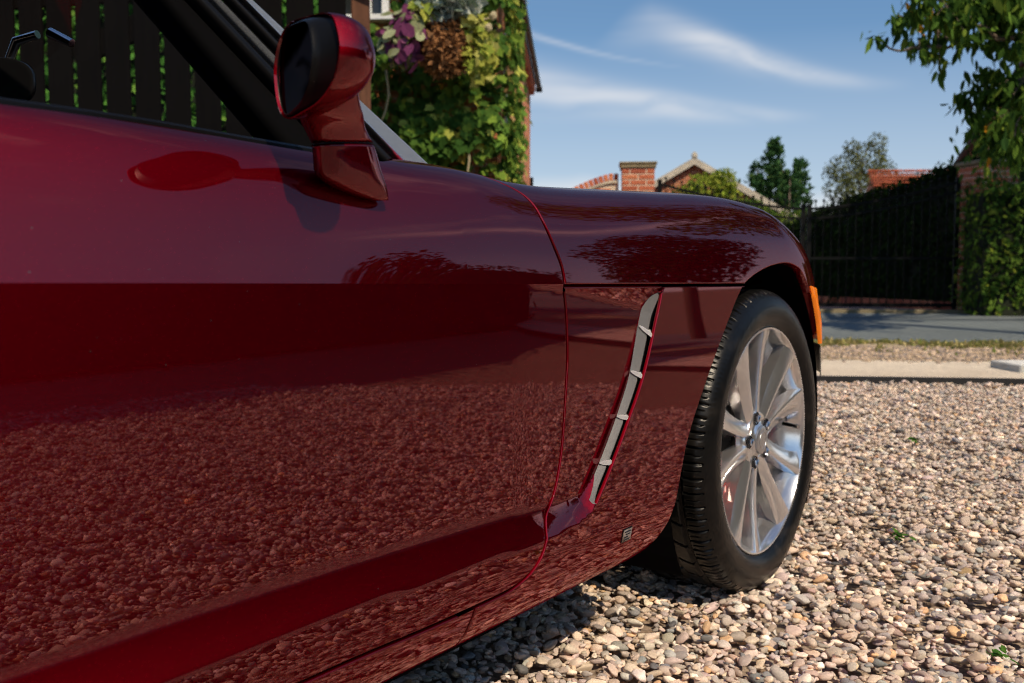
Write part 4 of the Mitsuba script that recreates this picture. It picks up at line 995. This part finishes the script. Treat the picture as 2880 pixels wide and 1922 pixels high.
# a laurel behind the right pier; two trees that show in the bonnet's paint
crown_tree('laurel', 'dark laurel rising behind the shaded pier', 8.2, 15.6, 3.3, [(.0, 0, 2.6, .6, .5), (.8, .2, 2.9, .8, .7), (.2, .3, 3.3, .6, .5), (.3, -.2, 2.4, .8, .6)], .12, 300, DARK, [3, 3, 2, 1], trunk=.08, cat_='shrub', droop=-.2)
for (x, y, hh_), lb in (((9.5, -9.8, 4.3), 'round tree across the drive reflected in the door'), ((14.5, -6.9, 6.2), 'tall tree farther right reflected in the wing')):
    a_, b_ = pv(x, y); crown_tree('reflected_tree', lb, a_, b_, hh_, [(0, 0, hh_ * .66, 1.5, 1.3), (1.0, .3, hh_ * .5, 1.2, 1.1), (-1.1, 0, hh_ * .54, 1.2, 1.1), (.2, .4, hh_ * .86, .9, .8), (0, 0, hh_ * .4, 1.3, 1.0)], .17, 90, DARK, [3, 3, 2, 1], trunk=.16)

# overhanging tree at the top right: grey limbs and hanging pointed leaves
rng = np.random.default_rng(23)
oak = thing('overhanging_tree', 'tree with long drooping green leaves and grey branches hanging in at the top right', 'tree')
def pt(u, v, Dp): return ((u - 1440) / 2800 * Dp, Dp, .714 + (740 - v) / 2800 * Dp)
tr = np.array([(5.75, 8.6, -.02), (5.7, 8.65, 1.2), (5.6, 8.75, 2.4), (5.45, 8.9, 3.6), (5.4, 9.0, 5.2)]); put('trunk', tube(Wn(tr), [.17, .15, .13, .10, .05], 12), 'bark', oak, smooth=True)
LIMBS = [([(5.55, 8.8, 2.75), pt(2860, 118, 8.9), pt(2740, 124, 8.9), pt(2640, 140, 9.0), pt(2560, 152, 9.05), pt(2490, 150, 9.1), pt(2448, 118, 9.1)], .034),
         ([pt(2780, 122, 8.9), pt(2720, 80, 8.8), pt(2640, 40, 8.7), pt(2570, -10, 8.7)], .020), ([pt(2660, 135, 9.0), pt(2600, 95, 9.1), pt(2540, 70, 9.2), pt(2500, 62, 9.2)], .014),
         ([(5.5, 8.85, 3.2), pt(2880, 20, 9.0), pt(2760, -20, 9.1), pt(2640, -60, 9.1)], .03), ([(5.58, 8.8, 2.55), pt(2880, 215, 9.2), pt(2825, 275, 9.2), pt(2792, 350, 9.2), pt(2770, 395, 9.2)], .022),
         ([pt(2880, 215, 9.2), pt(2800, 250, 9.3), pt(2750, 230, 9.4), pt(2715, 215, 9.4)], .014), ([(5.6, 8.8, 2.5), pt(2890, 290, 8.8), pt(2850, 330, 8.7), pt(2835, 390, 8.7)], .02),
         ([pt(2825, 275, 9.2), pt(2770, 300, 9.3), pt(2720, 330, 9.3)], .010), ([pt(2760, -20, 9.1), pt(2700, 30, 9.2), pt(2680, 60, 9.2)], .010), ([(5.45, 8.9, 3.6), pt(2950, -150, 9.3), pt(2700, -220, 9.3), pt(2560, -200, 9.3)], .03), ([(5.5, 8.9, 3.0), (5.9, 9.6, 3.6), (6.2, 10.2, 4.0)], .03), ([(5.5, 8.9, 3.4), (6.1, 8.5, 4.1), (6.5, 8.1, 4.5)], .03), ([pt(2870, 60, 9.0), pt(2800, 30, 8.9), pt(2780, 0, 8.8)], .014)]
DENS = [95, 120, 60, 190, 90, 80, 130, 60, 60, 160, 120, 120, 110]
LP = []
for (pl, rad), dn in zip(LIMBS, DENS):
    p = np.array(pl); s = np.r_[0, np.cumsum(np.linalg.norm(np.diff(p, axis=0), axis=1))]; q = np.linspace(0, s[-1], 5 * len(p)); pp = np.stack([PchipInterpolator(s, p[:, i])(q) for i in range(3)], 1); pp[1:-1] += rng.normal(0, .012, (len(pp) - 2, 3))
    put('branch', tube(Wn(pp), rad * (1 - .75 * q / s[-1]), 7), 'bark', oak, smooth=True)
    for _ in range(max(2, int(dn / 9))):                                  # side twigs carrying bunches
        i = min(len(pp) - 1, int(len(pp) * (.18 + .82 * rng.random() ** .8))); d = rng.normal(0, 1, 3) * [1, 1, .7]; d /= np.linalg.norm(d); L_ = rng.uniform(.12, .36)
        e = pp[i] + d * L_ + [0, 0, -.05]; put('twig', tube(Wn([pp[i], (pp[i] + e) / 2 + [0, 0, .03], e]), [.006, .004, .002], 5), 'bark', oak) if rng.random() < .5 else None
        k = int(rng.uniform(14, 30)); tt = rng.random((k, 1)) ** .7; LP.append(pp[i] + (e - pp[i]) * tt + rng.normal(0, .035, (k, 3)))
    LP.append(pp[-1] + rng.normal(0, .05, (14, 3)))
for (u, v_, Dp, n_, sx, sz) in ((2830, 20, 9.0, 150, .2, .14), (2850, 330, 9.4, 190, .16, .20), (2800, 60, 8.8, 140, .22, .12), (2860, 240, 9.3, 110, .14, .22), (2780, 385, 9.3, 40, .16, .08), (2740, 10, 8.9, 90, .2, .1), (2860, 430, 9.5, 60, .13, .1), (2800, 440, 12.4, 110, .26, .12)):
    LP.append(np.array(pt(u, v_, Dp)) + rng.normal(0, 1, (n_, 3)) * [sx, .25, sz])
LP = np.vstack(LP)
BP = []
for (r_, f_, z_, a_, b_) in ((7.6, 10.4, 6.2, 1.7, 1.4), (9.2, 10.6, 5.8, 1.6, 1.4), (8.3, 9.2, 6.6, 1.5, 1.3), (7.2, 11.2, 5.3, 1.0, .9), (8.6, 11.8, 5.2, 1.4, 1.0), (8.2, 10.3, 7.6, 1.3, 1.0), (10.2, 11.4, 5.0, 1.4, 1.2), (9.6, 9.4, 4.6, 1.2, .9)):
    BP.append(lump((r_, f_, z_), (a_, a_, b_), int(330 * a_ * a_), inner=.3)[0]); put('branch', tube(Wn([(5.45, 8.9, 3.6), ((5.45 + r_) / 2, (8.9 + f_) / 2, z_ * .72), (r_, f_, z_)]), [.07, .05, .015], 7), 'bark', oak, smooth=True)
BP = np.vstack(BP)
put_leaves('upper_crown', leaves(Wn(BP), .21, rng.normal(0, 1, BP.shape) * [1, 1, .5], np.array([0, 0, -1.]), 'long', GREEN, [3, 3, 3, 1, 2], spread=.6), oak)
put_leaves('crown', leaves(Wn(LP), .125, rng.normal(0, 1, LP.shape) * [1, 1, .25], np.array([0, 0, -1.2]), 'long', [(.055, .115, .02), (.08, .16, .028), (.13, .23, .035), (.03, .07, .018), (.21, .30, .045), (.75, .34, .03)], [4, 4, 3, 3, 1.3, .10], spread=.5), oak)

# ---------------------------------------------------------------- ivy-clad house on the left
rng = np.random.default_rng(31)
hfr = frame_at(-.13, 9.0, math.atan2(-.061, .998))                            # x to the right along the front wall, y back along the side wall
house = thing('brick_house', 'red brick house whose front corner is overgrown with ivy, left of the sky', 'house')
put('wall', cat([fbox(hfr, -2.2, 3.4, 1.7, 4.4, 6.8, 3.4), ]), 'brick_wall', house)
put('wall', fbox(hfr, -2.2, 3.4, 4.4, 4.2, 6.2, 2.0), 'brick_wall', house) if False else None
rk = np.array([(.14, y, 3.45) for y in (-.1, 6.95)] + [(-2.2, y, 5.3) for y in (-.1, 6.95)] + [(.14, y, 3.51) for y in (-.1, 6.95)] + [(-2.2, y, 5.38) for y in (-.1, 6.95)])
m = trimesh.convex.convex_hull(rk); m.vertices = hfr(m.vertices); m.fix_normals(); rf_ = put('roof', m, 'dark_tile', house)
for y in np.arange(.3, 6.7, .24): put('dentil', fbox(hfr, .035, y, 3.33, .075, .11, .075, bevel=.004), BR[int(rng.integers(0, 3))], house)
put('eaves_course', fbox(hfr, .04, 3.4, 3.405, .085, 6.79, .06, bevel=.004), 'brick_c', house)
an = np.linspace(0, np.pi, 9); gp = np.array([[(.13 + .04 * math.cos(a), y, 3.475 - .045 * math.sin(a)) for a in an] for y in np.linspace(-.1, 7.0, 8)]); m = grid_mesh(gp, wrap=False); m.vertices = hfr(m.vertices); put('gutter', m, 'black_trim', house, smooth=True)
put('gutter_end', fbox(hfr, .13, 7.02, 3.45, .10, .03, .09), 'black_trim', house)
put('downpipe', tube(hfr(np.array([(.02, 6.78, 2.05), (.02, 6.78, 0)])), .030, 10), 'black_trim', house, smooth=True)
win = key(house + '__window')
put('pane', fbox(hfr, -1.38, -.012, 3.32, .80, .02, .86), 'dark_pane', win)
for x in (-1.80, -1.145, -.985): put('frame', fbox(hfr, x, -.05, 3.34, .07 if x < -1.7 else .062, .09, .98, bevel=.006), 'white_paint', win)
put('sill', fbox(hfr, -1.38, -.07, 2.865, .95, .15, .05, bevel=.006), 'white_paint', win)
swin = key(house + '__window'); put('frame', fbox(hfr, .012, 1.15, 2.35, .03, .9, 1.1, bevel=.006), 'white_paint', swin)

ivy = thing('ivy', 'dense green and yellowing ivy covering the front corner of the brick house', 'ivy')


def ivy_leaves():
    n = 8200; x = rng.uniform(-1.30, .16, n); z = rng.uniform(0.0, 4.3, n); sd = rng.random(n) < .0
    clump = meshkit.fbm(np.stack([x * 3.2, z * 3.2, 0 * x + 2], 1), 4); dep = .10 + .34 * np.clip((clump - .3) / .4, 0, 1) * (.5 + .5 * rng.random(n))
    edge = np.clip((x + .02) / .2, 0, 1); y = -dep * (1 - edge ** 2) + .03
    keep = (rng.random(n) < np.clip(.35 + 2.2 * (clump - .35), .25, 1)) & ~((x < -.93) & (z > 2.83) & (z < 4.0) & (rng.random(n) < .97)); x, y, z, clump, edge = x[keep], y[keep], z[keep], clump[keep], edge[keep]
    # round the corner along the side wall
    m = 3800; y2 = rng.uniform(-.1, 2.9, m); z2 = rng.uniform(0, 4.0, m); c2 = meshkit.fbm(np.stack([y2 * 2.5, z2 * 2.5, 0 * z2 + 7], 1), 3); k2 = rng.random(m) < np.clip(1.5 - y2 / 1.9, .05, 1); x2 = (.04 + .20 * c2 * rng.random(m))[k2]
    P = np.vstack([np.stack([x, y, z], 1), np.stack([x2, y2[k2], z2[k2]], 1)]); N = np.vstack([np.stack([.25 + edge, -1 + edge * .7, .35 + 0 * x], 1), np.tile([1, -.15, .35], (len(x2), 1))])
    cols = np.array([(.04, .095, .02), (.075, .15, .03), (.115, .22, .04), (.21, .33, .05), (.46, .50, .10), (.58, .40, .08), (.38, .24, .11)])
    yel = np.clip(.15 + .9 * (P[:, 0] + 1.2) / 1.3 * np.clip((P[:, 2] - .9) / 1.4, 0, 1) + 1.4 * (meshkit.fbm(P * 1.9 + 31, 3) - .5), 0, 1)[:, None] * .62
    w = (1 - yel) * np.array([3, 3, 2, .9, .12, .03, .04]) + yel * np.array([.6, 1, 1.7, 2.4, 2.3, .22, .18])
    o = hfr(np.zeros((1, 3))); Nw = hfr(N) - o
    return leaves(hfr(P), .088, Nw, hfr(np.array([[0, 0, -1.]])) - o, 'ivy', cols, w, spread=.42, var=.2)


put_leaves('foliage', ivy_leaves(), ivy)
for pts in ([(-.93, -.36, 2.36), (-.90, -.40, 2.15), (-.94, -.38, 2.0), (-1.02, -.34, 1.86)], [(-.25, -.3, 1.9), (-.22, -.32, 1.6), (-.26, -.3, 1.35)], [(-.6, -.28, 1.9), (-.62, -.3, 1.7), (-.57, -.3, 1.5)]):
    put('stem', tube(hfr(np.array(pts)), [.013, .012, .010, .008][:len(pts)], 6), 'pale_twig', ivy, smooth=True)

# hanging basket in front of the ivy
bas = thing('hanging_basket', 'hanging basket with a brown coir liner, purple and silver leaves, in front of the ivy', 'hanging basket')
bc_ = np.array([-.563, 8.35, 2.50])
s_ = trimesh.creation.icosphere(subdivisions=4, radius=1.0); v = s_.vertices.copy(); d = meshkit.fbm(v * 3.2, 4) - .5; v *= (1 + .32 * d[:, None] + .05 * rng.normal(0, 1, (len(v), 1))); v[:, 2] = np.where(v[:, 2] > .35, .35 + (v[:, 2] - .35) * .1, v[:, 2]); s_.vertices = Wn(bc_ + v * [.175, .175, .21]); put('coir_liner', s_, 'coir', bas)
fib = bc_ + (lambda u: u / np.linalg.norm(u, axis=1, keepdims=True))(rng.normal(0, 1, (900, 3)) * [1, 1, .9] - [0, 0, .35]) * [.185, .185, .215]
put_leaves('coir_fibre', leaves(Wn(fib), .085, rng.normal(0, 1, fib.shape), rng.normal(0, 1, fib.shape) + [0, 0, -.6], 'blade', [(.38, .19, .085), (.25, .12, .05), (.50, .28, .14), (.16, .08, .04)], [3, 3, 1, 2], spread=.6), bas)
p, d = lump(bc_ + [.02, 0, .34], (.27, .22, .19), 900); keep = p[:, 2] > 2.63; p, d = p[keep], d[keep]
put_leaves('silver_foliage', leaves(Wn(p), .085, rng.normal(0, 1, p.shape), Wn(d) - Wn(0 * d) + [0, 0, .5], 'ivy', [(.46, .52, .47), (.36, .43, .37), (.58, .62, .56), (.25, .33, .24)], [3, 3, 2, 2], spread=.5), bas)
p, d = lump(bc_ + [-.29, -.08, .05], (.20, .18, .23), 170, inner=.6)
put_leaves('purple_foliage', leaves(Wn(p), .105, Wn(d) - Wn(0 * d) - FW * .6 + [0, 0, .4], np.array([0, 0, -.5]) - RT * .3, 'round', [(.20, .055, .14), (.28, .10, .20), (.26, .29, .15), (.38, .42, .24), (.12, .04, .09)], [3, 2.4, 2.6, 2, 1.5], spread=.55), bas)
p, d = lump(bc_ + [.30, -.02, .0], (.14, .14, .30), 150); p2, d2 = lump(bc_ + [-.16, -.12, .25], (.10, .1, .1), 26)
put_leaves('yellow_foliage', leaves(Wn(np.vstack([p, p2])), .085, -FW + np.array([0, 0, .5]) + RT * .3, np.array([0, 0, -1.]), 'ivy', [(.36, .38, .07), (.46, .46, .13), (.24, .31, .05)], [3, 2, 2], spread=.5), bas)
for q in ([(.10, 0, .10), (.26, -.05, .17), (.40, -.06, .21)], [(.14, 0, .08), (.28, -.05, .10), (.36, -.06, .12)], [(-.05, 0, .12), (-.02, -.03, .35), (-.06, 0, .6)], [(.02, 0, .15), (.05, -.1, .3), (.14, -.1, .42)]):
    put('stem', tube(Wn(bc_ + np.array(q)), .008, 6), 'pale_twig', bas, smooth=True)
for q in ((.41, -.06, .22), (.37, -.06, .125)):
    m = trimesh.creation.icosphere(subdivisions=2, radius=.034); m.vertices *= 1 + .35 * (meshkit.noise(m.vertices * 60)[:, None] - .5); m.vertices = Wn(bc_ + np.array(q) + m.vertices); put('seed_head', m, 'pale_twig', bas)
an = np.linspace(0, 2 * np.pi, 25); put('rim', tube(Wn(bc_ + np.stack([.185 * np.cos(an), .185 * np.sin(an), 0 * an + .085], 1)), .008, 6, False), 'wrought_iron', bas, smooth=True)
put('bracket', cat([tube(Wn([bc_ + [0, .75, 1.0], bc_ + [0, .0, 1.0], bc_ + [0, -.02, .95]]), .011, 8), *[tube(Wn([bc_ + [0, -.02, .95], bc_ + [.18 * math.cos(a), .18 * math.sin(a), .09]]), .003, 5) for a in (.5, 2.6, 4.7)]]), 'wrought_iron', bas, smooth=True)

# ---------------------------------------------------------------- board fence and what grows behind it
fence = thing('board_fence', 'nearly black vertical board fence with green showing through its gaps, behind the car', 'fence')
fa = math.atan(-.22); ffr = frame_at(-1.068, 5.546, fa)
for i in range(0, 19):
    x = -(i + .5) * .187 + .187 * 1; top = 2.62 + .012 * rng.normal()
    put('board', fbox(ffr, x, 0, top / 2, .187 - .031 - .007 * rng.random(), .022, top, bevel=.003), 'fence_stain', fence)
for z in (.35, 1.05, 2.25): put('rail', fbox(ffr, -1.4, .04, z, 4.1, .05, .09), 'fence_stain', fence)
m = box(0, 0, 0, .62, .045, .14); m.apply_transform(trimesh.transformations.rotation_matrix(-.33, [0, 1, 0])); m.apply_translation((-1.22, .036, 2.02)); m.vertices = ffr(m.vertices); put('brace', m, 'fence_stain', fence)
post = thing('timber_post', 'brown square timber post at the right end of the dark fence, its edge lit', 'post')
put('shaft', fbox(frame_at(-.835, 5.62, .12), 0, 0, 1.5, .10, .10, 3.0, bevel=.006), 'post_wood', post)
put('cap', fbox(frame_at(-.835, 5.62, .12), 0, 0, 3.02, .13, .13, .04, bevel=.008), 'post_wood', post)
hedge('garden_hedge', 'sunlit green foliage behind the dark board fence', [(-5.2, 8.9), (-1.75, 8.35)], 1.0, 3.7, 3.7, .10, 26000, [(.07, .22, .04), (.10, .28, .05), (.05, .15, .03), (.18, .36, .06)], [3, 3, 2, 2], noise_=.18)

# ---------------------------------------------------------------- houses beyond the gate
gab = thing('gabled_outbuilding', 'brick outbuilding behind the gate with its gable and pale barge boards facing the road', 'outbuilding')
bfr = frame_at(5.42, 30, -.10)
hw, ez, ax = 3.1, 2.02, 3.82
m = trimesh.creation.extrude_polygon(Polygon([(-hw + .25, 0), (hw - .25, 0), (hw - .25, ez - .0), (0, ax - .16), (-hw + .25, ez - .0)]), 7, engine='earcut'); v = m.vertices[:, [0, 2, 1]].copy(); m.vertices = bfr(v); m.fix_normals(); put('wall', m, 'brick_wall', gab)
for sd in (-1, 1):
    a = np.array([(0, ax), (sd * hw, ez)]); n_ = np.array([0, .09])
    q = np.array([[(x, y, z + dz) for y, dz in ((-.22, -.16), (-.22, 0), (7.1, 0), (7.1, -.16))] for x, z in a]); q[:, 1:3, 2] += .002; q[:, [0, 3], 2] += .09
    m = loft(q); m.vertices = bfr(m.vertices); m.fix_normals(); put('roof', m, 'dark_tile', gab)
    q = np.array([[(x, y, z + dz) for y, dz in ((-.26, -.20), (-.26, .012), (-.215, .012), (-.215, -.20))] for x, z in a]); m = loft(q); m.vertices = bfr(m.vertices); m.fix_normals(); put('barge_board', m, 'barge', gab)
    for t in np.arange(.05, .97, .052):
        c = a[0] + (a[1] - a[0]) * t; put('dentil', fbox(bfr, c[0], -.03, c[1] - .30, .075, .06, .10), BR[int(rng.integers(0, 3))], gab)
    put('eave_return', fbox(bfr, sd * (hw - .1), -.2, ez - .12, .3, .16, .16, bevel=.01), 'barge', gab)
put('finial', cat([fbox(bfr, 0, -.22, ax + .05, .17, .14, .16, bevel=.03), fbox(bfr, 0, -.22, ax + .14, .09, .09, .06, bevel=.02)]), 'barge', gab)
cot = thing('tiled_cottage', 'low building with an orange-red tiled roof between the birch and the dark hedge', 'cottage')
cfr = frame_at(12.75, 36, -.05)
for i in range(12):
    z = 2.66 + i * .112; y = -1.55 + i * .135
    m = fbox(cfr, 3.2, y + .12, z, 6.4, .26, .035, bevel=.006); put('tile_course', m, 'roof_tile', cot)
m = trimesh.creation.extrude_polygon(Polygon([(-1.5, 0), (1.5, 0), (1.5, 2.55), (0, 3.85), (-1.5, 2.55)]), 6.2, engine='earcut'); v = m.vertices[:, [2, 0, 1]].copy(); v[:, 0] += .12; m.vertices = cfr(v); m.fix_normals(); put('wall', m, 'brick_wall', cot)
for x in np.arange(.2, 6.2, .42): put('ridge_tile', fbox(cfr, x, .07, 4.0, .40, .17, .08, bevel=.03), 'roof_tile', cot)
put('verge_board', (lambda m: m)(fbox(cfr, -.01, -.75, 3.1, .05, .09, .09)), 'fence_stain', cot)
hs = thing('steep_roofed_house', 'brick house with a steep gable mostly hidden by the overhanging tree', 'house')
sfr = frame_at(11.25, 22, math.radians(-68))
m = trimesh.creation.extrude_polygon(Polygon([(-1.9, 0), (1.9, 0), (1.9, 2.9), (0, 5.1), (-1.9, 2.9)]), 6, engine='earcut'); v = m.vertices[:, [0, 2, 1]].copy(); m.vertices = sfr(v); m.fix_normals(); put('wall', m, 'brick_wall', hs)
for sd in (-1, 1):
    q = np.array([[(x, y, z + dz) for y, dz in ((-.2, -.04), (-.2, .08), (6.2, .08), (6.2, -.04))] for x, z in ((0, 5.12), (sd * 2.15, 2.63))]); m = loft(q); m.vertices = sfr(m.vertices); m.fix_normals(); put('roof', m, 'dark_tile', hs)
    put('window', fbox(sfr, sd * .75, -.01, 2.2, .7, .04, .9), 'white_paint', hs)
